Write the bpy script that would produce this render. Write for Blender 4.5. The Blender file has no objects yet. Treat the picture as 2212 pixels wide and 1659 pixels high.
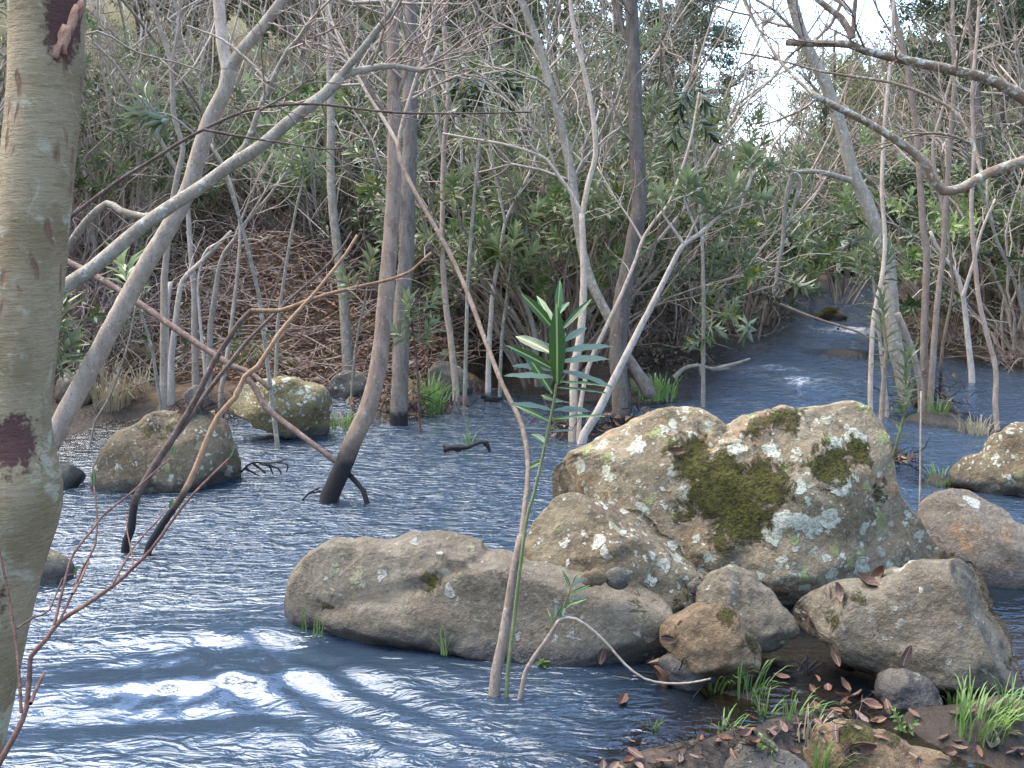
import bpy, bmesh, math, random
import numpy as np
from mathutils import Vector, Matrix, noise as mnoise
from mathutils.bvhtree import BVHTree

random.seed(7)
rng = np.random.default_rng(7)
scene = bpy.context.scene
col = scene.collection
PI = math.pi

# ------------------------------------------------------------------ camera
CAM_H = 1.60
PITCH = math.radians(9.2)
LENS = 35.0
cam_d = bpy.data.cameras.new("camera")
cam = bpy.data.objects.new("camera", cam_d)
col.objects.link(cam)
cam_d.lens = LENS
cam_d.sensor_width = 36.0
cam_d.clip_start = 0.05
cam_d.clip_end = 2000
cam.location = (0, 0, CAM_H)
cam.rotation_euler = (PI / 2 - PITCH, 0, 0)
scene.camera = cam

# ------------------------------------------------------------------ sky, sun, exposure
SUN_EL = math.radians(60)
SUN_AZ = math.radians(-62)          # clockwise from +Y: from the left, a little ahead, veiled by thin cloud
world = bpy.data.worlds.new("World")
scene.world = world
world.use_nodes = True
wn = world.node_tree.nodes
wl = world.node_tree.links
sky = wn.new("ShaderNodeTexSky")
sky.sky_type = 'NISHITA'
sky.sun_disc = False
sky.sun_elevation = SUN_EL
sky.sun_rotation = SUN_AZ
sky.air_density = 1.0
sky.dust_density = 0.9
sky.ozone_density = 1.2
wl.new(sky.outputs[0], wn["Background"].inputs[0])
wn["Background"].inputs[1].default_value = 0.15

sun_d = bpy.data.lights.new("sun", 'SUN')
sun_d.energy = 1.5
sun_d.angle = math.radians(60)
sun_d.color = (1.0, 0.91, 0.76)
sun = bpy.data.objects.new("sun", sun_d)
col.objects.link(sun)
sdir = Vector((math.cos(SUN_EL) * math.sin(SUN_AZ), math.cos(SUN_EL) * math.cos(SUN_AZ), math.sin(SUN_EL)))
sun.rotation_euler = (-sdir).to_track_quat('-Z', 'Y').to_euler()
sun.location = (20, -10, 30)

scene.view_settings.view_transform = 'Standard'
scene.view_settings.look = 'None'
scene.view_settings.gamma = 1.0
scene.view_settings.use_curve_mapping = False
scene.view_settings.exposure = 2.6
scene.cycles.max_bounces = 6
scene.cycles.diffuse_bounces = 3
scene.cycles.glossy_bounces = 3
scene.cycles.volume_bounces = 0

# ------------------------------------------------------------------ survey helpers
# Sight lines taken off the photograph (2212 x 1659 units); every point gets its own distance.
FPX = 2212 * LENS / 36.0
FWD = np.array([0, math.cos(PITCH), -math.sin(PITCH)])
UP = np.array([0, math.sin(PITCH), math.cos(PITCH)])
RIGHT = np.array([1.0, 0, 0])
EYE = np.array([0, 0, CAM_H])

def ray(x, y):
    return FWD + RIGHT * ((x - 1106) / FPX) + UP * ((829.5 - y) / FPX)
def U(x, y, d):
    return EYE + ray(x, y) * d
def gd(x, y, z=0.0):
    r = ray(x, y)
    return (z - CAM_H) / r[2]
def G(x, y, z=0.0):
    return EYE + ray(x, y) * gd(x, y, z)

# ------------------------------------------------------------------ object helpers
def tag(o, label=None, cat=None, group=None, kind=None):
    if label: o["label"] = label
    if cat: o["category"] = cat
    if group: o["group"] = group
    if kind: o["kind"] = kind
    return o

def mesh_from(name, V, F, mat=None, smooth=True):
    me = bpy.data.meshes.new(name)
    V = np.asarray(V, dtype=np.float32)
    if isinstance(F, np.ndarray):
        n, k = F.shape
        me.vertices.add(len(V)); me.vertices.foreach_set("co", V.ravel())
        me.loops.add(n * k); me.loops.foreach_set("vertex_index", F.astype(np.int32).ravel())
        me.polygons.add(n)
        me.polygons.foreach_set("loop_start", np.arange(0, n * k, k, dtype=np.int32))
        me.polygons.foreach_set("loop_total", np.full(n, k, dtype=np.int32))
        me.update(calc_edges=True)
        me.validate()
    else:
        me.from_pydata(V.tolist(), [], F)
        me.update()
    if smooth:
        me.polygons.foreach_set("use_smooth", np.ones(len(me.polygons), dtype=bool))
    if mat: me.materials.append(mat)
    return me

def link(name, me, parent=None, loc=None):
    o = bpy.data.objects.new(name, me)
    col.objects.link(o)
    if parent is not None: o.parent = parent
    if loc is not None: o.location = loc
    return o

def thing(name, loc, label, cat, group=None):
    o = bpy.data.objects.new(name, None)
    o.empty_display_size = 0.1
    col.objects.link(o)
    o.location = [float(v) for v in loc]
    return tag(o, label, cat, group)

# ---- tubes
def smooth_path(P, R, step=None, n=None):
    """Catmull-Rom resample of points P (k,3) with radii R (k)."""
    P = np.asarray(P, float); R = np.asarray(R, float)
    if len(P) < 3 and n is None: n = 3
    Q = np.vstack([2 * P[0] - P[1], P, 2 * P[-1] - P[-2]])
    out = []; rad = []
    for i in range(len(P) - 1):
        seg = np.linalg.norm(P[i + 1] - P[i])
        m = n if n else max(2, int(seg / step))
        t = np.linspace(0, 1, m, endpoint=False)[:, None]
        a, b, c, d = Q[i], Q[i + 1], Q[i + 2], Q[i + 3]
        out.append(0.5 * (2 * b + (c - a) * t + (2 * a - 5 * b + 4 * c - d) * t ** 2 + (-a + 3 * b - 3 * c + d) * t ** 3))
        rad.append(R[i] + (R[i + 1] - R[i]) * t[:, 0])
    out.append(P[-1:]); rad.append(R[-1:])
    return np.vstack(out), np.concatenate(rad)

def tubes(paths, sides=6, knob=0.0, cap=True):
    Vs = []; Fs = []; off = 0
    ang = np.linspace(0, 2 * PI, sides, endpoint=False)
    ca, sa = np.cos(ang), np.sin(ang)
    for P, R in paths:
        P = np.asarray(P, float); n = len(P)
        if n < 2: continue
        T = np.gradient(P, axis=0)
        T /= (np.linalg.norm(T, axis=1)[:, None] + 1e-9)
        ref = np.array([0.0, 1.0, 0.0]) if abs(T[0][1]) < 0.8 else np.array([1.0, 0, 0])
        N = np.zeros_like(P)
        a = np.cross(T[0], ref); a /= np.linalg.norm(a) + 1e-9
        N[0] = a
        for i in range(1, n):
            a = a - T[i] * a.dot(T[i])
            a /= np.linalg.norm(a) + 1e-9
            N[i] = a
        B = np.cross(T, N)
        RR = np.asarray(R, float)[:, None] * np.ones((1, sides))
        if knob: RR = RR * (1 + knob * rng.standard_normal((n, sides)))
        V = P[:, None, :] + RR[:, :, None] * (N[:, None, :] * ca[None, :, None] + B[:, None, :] * sa[None, :, None])
        Vs.append(V.reshape(-1, 3))
        i = np.arange(n - 1)[:, None] * sides; j = np.arange(sides)[None, :]; j2 = (j + 1) % sides
        F = np.stack([i + j, i + j2, i + sides + j2, i + sides + j], -1).reshape(-1, 4) + off
        Fs.append(F)
        if cap and sides > 3:
            c = off + n * sides
            Vs.append(P[-1:] + T[-1] * R[-1] * 0.3)
            k = off + (n - 1) * sides
            Fs.append(np.stack([k + np.arange(sides), k + (np.arange(sides) + 1) % sides, np.full(sides, c), np.full(sides, c)], -1))
            off += 1
        off += n * sides
    if not Vs: return np.zeros((0, 3)), np.zeros((0, 4), int)
    return np.vstack(Vs), np.vstack(Fs)

def tube_mesh(name, paths, mat, sides=6, knob=0.0, origin=(0, 0, 0)):
    V, F = tubes(paths, sides, knob)
    # degenerate quads (caps) -> build through lists of tris where needed
    tri = F[:, 2] == F[:, 3]
    faces = [tuple(f[:3]) for f in F[tri].tolist()]
    me = bpy.data.meshes.new(name)
    V = V - np.asarray(origin, float)
    q = F[~tri]
    if tri.any():
        me.from_pydata(V.tolist(), [], q.tolist() + faces); me.update()
        me.polygons.foreach_set("use_smooth", np.ones(len(me.polygons), dtype=bool))
        if mat: me.materials.append(mat)
        return me
    return mesh_from(name, V, q, mat)

def wander(p, d, length, r0, r1, n=6, wig=0.25, up=0.0, g=rng):
    P = [np.array(p, float)]; d = np.array(d, float); d /= np.linalg.norm(d)
    for i in range(n):
        d = d + g.standard_normal(3) * wig / math.sqrt(n) * 1.6 + np.array([0, 0, up / n])
        d /= np.linalg.norm(d)
        P.append(P[-1] + d * length / n)
    return np.array(P), np.linspace(r0, r1, n + 1)

def side_dir(t, ang, g=rng):
    t = t / np.linalg.norm(t)
    a = g.standard_normal(3); a -= t * a.dot(t); a /= np.linalg.norm(a)
    return t * math.cos(ang) + a * math.sin(ang)

def twig_tree(path, count, length, radius, depth=2, out=None, lo=0.3, ang=(0.5, 1.1), wig=0.3, up=0.1, g=rng):
    """random side twigs along a path, recursive"""
    if out is None: out = []
    P, R = path
    n = len(P)
    for _ in range(count):
        t = lo + (1 - lo) * g.random()
        i = min(n - 2, int(t * (n - 1)))
        tang = P[i + 1] - P[i]
        d = side_dir(tang, g.uniform(*ang), g)
        L = length * g.uniform(0.5, 1.2) * (1.15 - 0.5 * t)
        r = min(radius * g.uniform(0.7, 1.2), R[i] * 0.85)
        tw = wander(P[i], d, L, r, r * 0.3, 6, wig, up, g)
        out.append(tw)
        if depth > 1:
            twig_tree(tw, max(2, int(count * 0.45)), length * 0.5, radius * 0.55, depth - 1, out, 0.15, ang, wig, up, g)
    return out

# ---- leaves (5 verts, 4 tris, folded along the midrib)
def leaf_cloud(bases, dirs, ups, lens, wids, fold=0.25, droop=0.15):
    b = np.asarray(bases); d = np.asarray(dirs); u = np.asarray(ups)
    d = d / np.linalg.norm(d, axis=1)[:, None]
    s = np.cross(d, u); s /= (np.linalg.norm(s, axis=1)[:, None] + 1e-9)
    nrm = np.cross(s, d)
    L = np.asarray(lens)[:, None]; W = np.asarray(wids)[:, None]
    mid = b + d * L * 0.5 - nrm * W * fold * 0.6
    l = b + d * L * 0.45 - s * W * 0.5 + nrm * W * fold
    r = b + d * L * 0.45 + s * W * 0.5 + nrm * W * fold
    t = b + d * L - nrm * L * droop
    V = np.stack([b, l, mid, r, t], 1).reshape(-1, 3)
    k = np.arange(len(b))[:, None] * 5
    F = np.concatenate([k + np.array([[0, 2, 1]]), k + np.array([[0, 3, 2]]), k + np.array([[1, 2, 4]]), k + np.array([[2, 3, 4]])], 1).reshape(-1, 3)
    return V, F

def whorl_leaves(path, n, span, L, W, spread=(0.5, 1.3), g=rng):
    """spiral of leaves around the last `span` of a path"""
    P, R = path
    tip = P[-1]; d = P[-1] - P[-2]; d = d / np.linalg.norm(d)
    bs = []; ds = []; us = []; ls = []; ws = []
    a = np.cross(d, [0.3, 0.5, 0.8]); a /= np.linalg.norm(a); b = np.cross(d, a)
    for k in range(n):
        t = k / max(1, n - 1)
        az = k * 2.4 + g.uniform(-.3, .3)
        an = spread[1] + (spread[0] - spread[1]) * t + g.uniform(-.15, .15)
        rad = a * math.cos(az) + b * math.sin(az)
        dd = d * math.cos(an) + rad * math.sin(an) - np.array([0, 0, 0.15 * (1 - t)])
        bs.append(tip - d * span * (1 - t)); ds.append(dd)
        us.append(d * math.sin(an) - rad * math.cos(an) + g.standard_normal(3) * .15)
        ls.append(L * g.uniform(.7, 1.15) * (0.75 + .25 * (1 - abs(2 * t - 1)))); ws.append(W * g.uniform(.8, 1.2))
    return bs, ds, us, ls, ws

class Leaves:
    def __init__(s): s.a = [[], [], [], [], []]
    def add(s, q):
        for i in range(5): s.a[i] += list(q[i])
    def mesh(s, name, mat, origin=(0, 0, 0), **k):
        V, F = leaf_cloud(np.array(s.a[0]), np.array(s.a[1]), np.array(s.a[2]), s.a[3], s.a[4], **k)
        return mesh_from(name, V - np.asarray(origin, float), F, mat, smooth=False)

# ------------------------------------------------------------------ materials
def new_mat(name):
    m = bpy.data.materials.new(name); m.use_nodes = True
    nt = m.node_tree
    for n in list(nt.nodes): nt.nodes.remove(n)
    return m, nt
def nd(nt, t, **kw):
    n = nt.nodes.new(t)
    for k, v in kw.items():
        if k.startswith("i_"):
            key = k[2:]
            n.inputs[int(key) if key.isdigit() else key.replace("_", " ")].default_value = v
        else: setattr(n, k, v)
    return n
def c4(c): return (c[0], c[1], c[2], 1.0)
def mixc(nt, fac, a, b):
    n = nt.nodes.new("ShaderNodeMix"); n.data_type = 'RGBA'
    for sock, v in ((n.inputs[0], fac), (n.inputs[6], a), (n.inputs[7], b)):
        if isinstance(v, bpy.types.NodeSocket): nt.links.new(v, sock)
        elif isinstance(v, (tuple, list)): sock.default_value = c4(v)
        else: sock.default_value = v
    return n.outputs[2]
def mth(nt, op, a, b=None, c=None):
    n = nt.nodes.new("ShaderNodeMath"); n.operation = op
    for i, v in enumerate((a, b, c)):
        if v is None: continue
        if isinstance(v, bpy.types.NodeSocket): nt.links.new(v, n.inputs[i])
        else: n.inputs[i].default_value = v
    return n.outputs[0]
def step(nt, v, lo, hi):
    n = nt.nodes.new("ShaderNodeMapRange"); n.clamp = True; n.interpolation_type = 'SMOOTHSTEP'
    nt.links.new(v, n.inputs[0]); n.inputs[1].default_value = lo; n.inputs[2].default_value = hi
    return n.outputs[0]
def coords(nt, kind="Object", scale=(1, 1, 1)):
    tc = nt.nodes.new("ShaderNodeTexCoord"); mp = nt.nodes.new("ShaderNodeMapping")
    mp.inputs[3].default_value = scale
    nt.links.new(tc.outputs[kind], mp.inputs[0])
    return mp.outputs[0]
def nz(nt, vec, scale, detail=4, rough=.55, dist=0.0):
    n = nd(nt, "ShaderNodeTexNoise"); n.inputs["Scale"].default_value = scale
    n.inputs["Detail"].default_value = detail; n.inputs["Roughness"].default_value = rough
    n.inputs["Distortion"].default_value = dist
    nt.links.new(vec, n.inputs["Vector"])
    return n.outputs["Fac"]
def vor(nt, vec, scale, feat='F1', rnd=1.0):
    n = nd(nt, "ShaderNodeTexVoronoi"); n.feature = feat; n.inputs["Scale"].default_value = scale
    n.inputs["Randomness"].default_value = rnd
    nt.links.new(vec, n.inputs["Vector"])
    return n
def finish(nt, color, rough=0.8, bump=None, bstr=0.3, bdist=0.01, spec=0.3, normal=None):
    b = nd(nt, "ShaderNodeBsdfPrincipled"); o = nd(nt, "ShaderNodeOutputMaterial")
    for s, v in ((b.inputs["Base Color"], color), (b.inputs["Roughness"], rough)):
        if isinstance(v, bpy.types.NodeSocket): nt.links.new(v, s)
        elif isinstance(v, (tuple, list)): s.default_value = c4(v)
        else: s.default_value = v
    b.inputs["Specular IOR Level"].default_value = spec
    if bump is not None:
        bp = nd(nt, "ShaderNodeBump"); bp.inputs["Strength"].default_value = bstr; bp.inputs["Distance"].default_value = bdist
        nt.links.new(bump, bp.inputs["Height"]); nt.links.new(bp.outputs[0], b.inputs["Normal"])
    nt.links.new(b.outputs[0], o.inputs[0])
    return b

def bark(name, c1, c2, lichen=(0.42, 0.43, 0.38), lamt=0.5, scale=14, stretch=0.3, patch=None, wet=None, bstr=0.5):
    m, nt = new_mat(name)
    v = coords(nt, "Object", (1, 1, stretch)); vi = coords(nt, "Object")
    n1 = nz(nt, v, scale, 6, .65); n2 = nz(nt, v, scale * 4, 4, .6)
    colr = mixc(nt, step(nt, n1, .32, .68), c1, c2)
    colr = mixc(nt, mth(nt, 'MULTIPLY', step(nt, n2, .50, .68), .6), colr, tuple(x * .40 for x in c1))
    nb = nz(nt, vi, scale * 2.2, 5, .75)
    colr = mixc(nt, mth(nt, 'MULTIPLY', step(nt, nb, .55, .68), .5), colr, tuple(min(.65, x * 1.5) for x in c2))
    oi = nd(nt, "ShaderNodeObjectInfo")
    rv = mth(nt, 'MULTIPLY_ADD', oi.outputs["Random"], .5, .75)
    mul = nd(nt, "ShaderNodeVectorMath"); mul.operation = 'SCALE'
    nt.links.new(colr, mul.inputs[0]); nt.links.new(rv, mul.inputs["Scale"]); colr = mul.outputs[0]
    if lamt > 0:
        l = nz(nt, vi, scale * 1.3, 5, .7, .4)
        f = step(nt, l, .68 - .22 * lamt, .76 - .2 * lamt)
        colr = mixc(nt, mth(nt, 'MULTIPLY', f, .75), colr, lichen)
    if patch:          # (attribute driven) bark-free patches
        at = nd(nt, "ShaderNodeAttribute"); at.attribute_name = "patch"
        pn = mth(nt, 'ADD', at.outputs["Fac"], mth(nt, 'MULTIPLY_ADD', nz(nt, vi, 22, 4, .6), .5, -.25))
        colr = mixc(nt, step(nt, pn, .48, .56), colr, mixc(nt, nz(nt, vi, 40, 3), patch, tuple(x * .55 for x in patch)))
    if wet:            # soaked foot of a stem standing in the stream
        g = nd(nt, "ShaderNodeNewGeometry"); sp = nd(nt, "ShaderNodeSeparateXYZ"); nt.links.new(g.outputs["Position"], sp.inputs[0])
        w = mth(nt, 'ADD', sp.outputs[2], mth(nt, 'MULTIPLY_ADD', nz(nt, vi, 12, 3), .2, -.1))
        colr = mixc(nt, step(nt, w, wet, wet * .55), colr, (0.018, 0.016, 0.016))
    finish(nt, colr, .85, mth(nt, 'ADD', n1, mth(nt, 'MULTIPLY', n2, .5)), bstr, .012, .25)
    return m

def leafmat(name, c, c_b, back, gloss=.42, trans=.25, yellow=None):
    m, nt = new_mat(name)
    g = nd(nt, "ShaderNodeNewGeometry"); oi = nd(nt, "ShaderNodeObjectInfo")
    r = g.outputs["Random Per Island"]
    colr = mixc(nt, r, c, c_b)
    if yellow: colr = mixc(nt, step(nt, r, .93, .96), colr, yellow)
    colr = mixc(nt, g.outputs["Backfacing"], colr, back)
    rv = mth(nt, 'MULTIPLY_ADD', oi.outputs["Random"], .5, .75)
    mul = nd(nt, "ShaderNodeVectorMath"); mul.operation = 'SCALE'
    nt.links.new(colr, mul.inputs[0]); nt.links.new(rv, mul.inputs["Scale"]); colr = mul.outputs[0]
    b = nd(nt, "ShaderNodeBsdfPrincipled"); b.inputs["Roughness"].default_value = gloss
    b.inputs["Specular IOR Level"].default_value = .5
    t = nd(nt, "ShaderNodeBsdfTranslucent"); mx = nd(nt, "ShaderNodeMixShader"); mx.inputs[0].default_value = trans
    o = nd(nt, "ShaderNodeOutputMaterial")
    nt.links.new(colr, b.inputs["Base Color"]); nt.links.new(colr, t.inputs[0])
    nt.links.new(b.outputs[0], mx.inputs[1]); nt.links.new(t.outputs[0], mx.inputs[2]); nt.links.new(mx.outputs[0], o.inputs[0])
    return m

def bigleaf(name, c, back):
    """broad hand-placed leaves with a pale midrib; local x runs across the leaf"""
    m, nt = new_mat(name)
    g = nd(nt, "ShaderNodeNewGeometry"); oi = nd(nt, "ShaderNodeObjectInfo")
    tc = nd(nt, "ShaderNodeTexCoord"); sp = nd(nt, "ShaderNodeSeparateXYZ"); nt.links.new(tc.outputs["Object"], sp.inputs[0])
    ax = mth(nt, 'ABSOLUTE', sp.outputs[0])
    rib = step(nt, ax, .016, .007)
    wv = nd(nt, "ShaderNodeTexWave"); wv.inputs["Scale"].default_value = 6; wv.inputs["Distortion"].default_value = 1.0
    cmb = nd(nt, "ShaderNodeCombineXYZ"); nt.links.new(mth(nt, 'SUBTRACT', sp.outputs[1], mth(nt, 'MULTIPLY', ax, .8)), cmb.inputs[0]); nt.links.new(cmb.outputs[0], wv.inputs[0])
    colr = mixc(nt, oi.outputs["Random"], c, tuple(x * 1.7 for x in c))
    colr = mixc(nt, mth(nt, 'MULTIPLY', wv.outputs["Fac"], .25), colr, tuple(x * 1.6 for x in c))
    colr = mixc(nt, rib, colr, (0.26, 0.32, 0.10))
    colr = mixc(nt, g.outputs["Backfacing"], colr, back)
    b = nd(nt, "ShaderNodeBsdfPrincipled"); b.inputs["Roughness"].default_value = .38
    t = nd(nt, "ShaderNodeBsdfTranslucent"); mx = nd(nt, "ShaderNodeMixShader"); mx.inputs[0].default_value = .22
    o = nd(nt, "ShaderNodeOutputMaterial")
    nt.links.new(colr, b.inputs["Base Color"]); nt.links.new(colr, t.inputs[0])
    nt.links.new(b.outputs[0], mx.inputs[1]); nt.links.new(t.outputs[0], mx.inputs[2]); nt.links.new(mx.outputs[0], o.inputs[0])
    return m

def rockmat(name, c1, c2, lich=.5, lcol=(0.55, 0.56, 0.48), lcol2=(0.36, 0.40, 0.20), warm=(0.30, 0.20, 0.11), wamt=.3, stain=.4):
    m, nt = new_mat(name)
    v = coords(nt, "Object")
    n1 = nz(nt, v, 3.0, 6, .6, .3); n2 = nz(nt, v, 14, 6, .7); n3 = nz(nt, v, 60, 4, .7); n4 = nz(nt, v, 5.5, 4, .6, .8)
    colr = mixc(nt, step(nt, n1, .35, .65), c1, c2)
    colr = mixc(nt, mth(nt, 'MULTIPLY', step(nt, n4, .52, .66), wamt), colr, warm)
    colr = mixc(nt, mth(nt, 'MULTIPLY', step(nt, n2, .50, .72), stain), colr, tuple(x * .38 for x in c1))
    colr = mixc(nt, mth(nt, 'MULTIPLY', step(nt, n3, .48, .68), .45), colr, tuple(min(.6, x * 1.75) for x in c2))
    n5 = nz(nt, v, 28, 5, .75, .5)
    colr = mixc(nt, mth(nt, 'MULTIPLY', step(nt, n5, .54, .68), .55), colr, tuple(x * .45 for x in c1))
    n6 = nz(nt, v, 7, 5, .7, 1.0)
    colr = mixc(nt, mth(nt, 'MULTIPLY', step(nt, n6, .54, .64), .45), colr, tuple(min(.6, x * 1.45) for x in c2))
    # crustose lichen: round ragged discs in two colours, a few sizes
    lf = None
    if lich > 0:
        wv = nd(nt, "ShaderNodeTexNoise"); wv.inputs["Scale"].default_value = 26; wv.inputs["Detail"].default_value = 4
        nt.links.new(v, wv.inputs["Vector"])
        wa = nd(nt, "ShaderNodeVectorMath"); wa.operation = 'MULTIPLY_ADD'
        nt.links.new(wv.outputs["Color"], wa.inputs[0]); wa.inputs[1].default_value = (.075,) * 3; nt.links.new(v, wa.inputs[2])
        at = nd(nt, "ShaderNodeAttribute"); at.attribute_name = "lichen"
        dens = nz(nt, v, 2.2, 2, .5)
        dens = mth(nt, 'ADD', mth(nt, 'MULTIPLY', dens, .9), at.outputs["Fac"])
        for sc, colx, amt in ((7.5, lcol, 1.0), (15, lcol, .9), (11, lcol2, .8), (30, lcol, .9)):
            vo = vor(nt, wa.outputs[0], sc)
            sep = nd(nt, "ShaderNodeSeparateColor"); nt.links.new(vo.outputs["Color"], sep.inputs[0])
            on = step(nt, mth(nt, 'ADD', mth(nt, 'MULTIPLY', sep.outputs[0], .75), mth(nt, 'MULTIPLY', dens, .55)), 1.02 - .36 * lich, 1.05 - .36 * lich)
            size = mth(nt, 'MULTIPLY_ADD', sep.outputs[1], .25, .16)
            f = step(nt, mth(nt, 'SUBTRACT', size, vo.outputs["Distance"]), -.02, .05)
            f = mth(nt, 'MULTIPLY', mth(nt, 'MULTIPLY', f, on), amt)
            f = mth(nt, 'MULTIPLY', f, mth(nt, 'MULTIPLY_ADD', step(nt, n3, .36, .5), .5, .5))
            colr = mixc(nt, f, colr, mixc(nt, sep.outputs[2], colx, tuple(x * .72 for x in colx)))
            lf = f if lf is None else mth(nt, 'MAXIMUM', lf, f)
    mo = nd(nt, "ShaderNodeAttribute"); mo.attribute_name = "moss"
    mf = mth(nt, 'ADD', mo.outputs["Fac"], mth(nt, 'MULTIPLY_ADD', nz(nt, v, 13, 7, .8, .6), 2.0, -1.0))
    mf = step(nt, mf, .42, .60)
    mosscol = mixc(nt, step(nt, nz(nt, v, 45, 5, .75), .3, .7), (0.018, 0.017, 0.005), (0.115, 0.105, 0.020))
    colr = mixc(nt, mf, colr, mosscol)
    # wet tide line just above the stream, ragged
    g = nd(nt, "ShaderNodeNewGeometry"); sp = nd(nt, "ShaderNodeSeparateXYZ"); nt.links.new(g.outputs["Position"], sp.inputs[0])
    w = mth(nt, 'ADD', sp.outputs[2], mth(nt, 'MULTIPLY_ADD', nz(nt, v, 5, 4), .12, -.06))
    wf = step(nt, w, .10, .045)
    colr = mixc(nt, mth(nt, 'MULTIPLY', wf, .72), colr, (0.035, 0.033, 0.032))
    ro = mth(nt, 'MULTIPLY_ADD', wf, -.5, .86)
    h = mth(nt, 'ADD', mth(nt, 'MULTIPLY', n2, 1.0), mth(nt, 'MULTIPLY', n3, .35))
    h = mth(nt, 'ADD', h, mth(nt, 'MULTIPLY', mf, mth(nt, 'MULTIPLY', nz(nt, v, 70, 3, .7), 1.6)))
    if lf is not None: h = mth(nt, 'ADD', h, mth(nt, 'MULTIPLY', lf, .25))
    finish(nt, colr, ro, h, .9, .028, .25)
    return m

M = {}
def near_bark():
    m, nt = new_mat("bark_near")
    vi = coords(nt, "Object"); vh = coords(nt, "Object", (1, 1, 5)); vv = coords(nt, "Object", (1, 1, .28))
    n1 = nz(nt, vi, 7, 5, .6); n2 = nz(nt, vh, 22, 5, .7); n3 = nz(nt, vi, 60, 4, .7); n4 = nz(nt, vi, 3.2, 3, .5)
    c = mixc(nt, step(nt, n1, .35, .65), (0.185, 0.138, 0.072), (0.275, 0.215, 0.125))
    c = mixc(nt, mth(nt, 'MULTIPLY', step(nt, n2, .5, .7), .5), c, (0.14, 0.105, 0.062))
    c = mixc(nt, mth(nt, 'MULTIPLY', step(nt, n3, .55, .72), .35), c, (0.36, 0.32, 0.24))
    li = nz(nt, vi, 9, 5, .65, .5)
    c = mixc(nt, mth(nt, 'MULTIPLY', step(nt, li, .56, .64), .7), c, (0.36, 0.33, 0.23))
    # long lens-shaped splits showing red inner bark, in the upper half of the trunk
    wq = nd(nt, "ShaderNodeTexNoise"); wq.inputs["Scale"].default_value = 20; wq.inputs["Detail"].default_value = 5; nt.links.new(vv, wq.inputs["Vector"])
    wa = nd(nt, "ShaderNodeVectorMath"); wa.operation = 'MULTIPLY_ADD'; nt.links.new(wq.outputs["Color"], wa.inputs[0]); wa.inputs[1].default_value = (.05,) * 3; nt.links.new(vv, wa.inputs[2])
    vo = vor(nt, wa.outputs[0], 34); sep = nd(nt, "ShaderNodeSeparateColor"); nt.links.new(vo.outputs["Color"], sep.inputs[0])
    at = nd(nt, "ShaderNodeAttribute"); at.attribute_name = "split"
    sp = mth(nt, 'MULTIPLY', step(nt, vo.outputs["Distance"], .34, .12), step(nt, mth(nt, 'ADD', mth(nt, 'MULTIPLY', sep.outputs[0], .6), mth(nt, 'MULTIPLY', at.outputs["Fac"], .5)), .54, .62))
    c = mixc(nt, mth(nt, 'MULTIPLY', sp, .85), c, mixc(nt, sep.outputs[1], (0.22, 0.10, 0.06), (0.12, 0.07, 0.045)))
    pa = nd(nt, "ShaderNodeAttribute"); pa.attribute_name = "patch"
    pn = mth(nt, 'ADD', pa.outputs["Fac"], mth(nt, 'MULTIPLY_ADD', nz(nt, vi, 40, 6, .75), 1.9, -.95))
    pf = step(nt, pn, .34, .56)
    c = mixc(nt, pf, c, mixc(nt, n3, (0.115, 0.050, 0.040), (0.055, 0.028, 0.024)))
    h = mth(nt, 'ADD', mth(nt, 'ADD', n2, mth(nt, 'MULTIPLY', n3, .4)), mth(nt, 'ADD', mth(nt, 'MULTIPLY', sp, -1.2), mth(nt, 'MULTIPLY', pf, -.6)))
    finish(nt, c, .85, h, .6, .012, .25)
    return m
M['bark_near'] = near_bark()
M['bark_pale'] = bark("bark_pale", (0.30, 0.23, 0.165), (0.43, 0.35, 0.265), (0.55, 0.54, 0.48), .35, 20, .4)
M['bark_grey'] = bark("bark_grey", (0.20, 0.165, 0.12), (0.32, 0.275, 0.21), (0.46, 0.48, 0.42), .5, 22, .5)
M['bark_brown'] = bark("bark_brown", (0.15, 0.105, 0.075), (0.26, 0.195, 0.14), (0.40, 0.38, 0.32), .3, 20, .3, wet=.42)
M['bark_dark'] = bark("bark_dark", (0.11, 0.085, 0.065), (0.20, 0.165, 0.13), (0.30, 0.30, 0.25), .35, 24, .2, wet=.15)
M['bark_lichen'] = bark("bark_lichen", (0.15, 0.105, 0.07), (0.25, 0.19, 0.13), (0.40, 0.43, 0.36), .75, 26, .7)
M['bark_white'] = bark("bark_white", (0.32, 0.265, 0.205), (0.45, 0.385, 0.315), (0.6, 0.6, 0.55), .2, 20, .4)
M['bark_tan'] = bark("bark_tan", (0.23, 0.165, 0.118), (0.33, 0.262, 0.20), (0.5, 0.48, 0.42), .25, 24, .4)
M['stick_dark'] = bark("stick_dark", (0.085, 0.055, 0.042), (0.17, 0.12, 0.092), (0.40, 0.39, 0.35), .35, 30, .5, wet=.32)
M['stick_orange'] = bark("stick_orange", (0.20, 0.11, 0.06), (0.30, 0.195, 0.115), (0.5, 0.42, 0.3), .15, 30, .5, wet=.4)
M['twig_red'] = bark("twig_red", (0.095, 0.045, 0.034), (0.18, 0.105, 0.078), (0.4, 0.3, 0.2), .1, 40, .5)
M['twig'] = bark("twig", (0.255, 0.205, 0.155), (0.375, 0.315, 0.25), (0.45, 0.44, 0.38), .2, 20, .6, bstr=.1)
M['twig_brown'] = bark("twig_brown", (0.20, 0.14, 0.11), (0.33, 0.26, 0.21), (0.45, 0.44, 0.38), .15, 20, .6, bstr=.1)
M['green_stem'] = bark("green_stem", (0.10, 0.12, 0.045), (0.17, 0.18, 0.08), (0.3, 0.3, 0.2), .05, 40, .4, bstr=.1)
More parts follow.
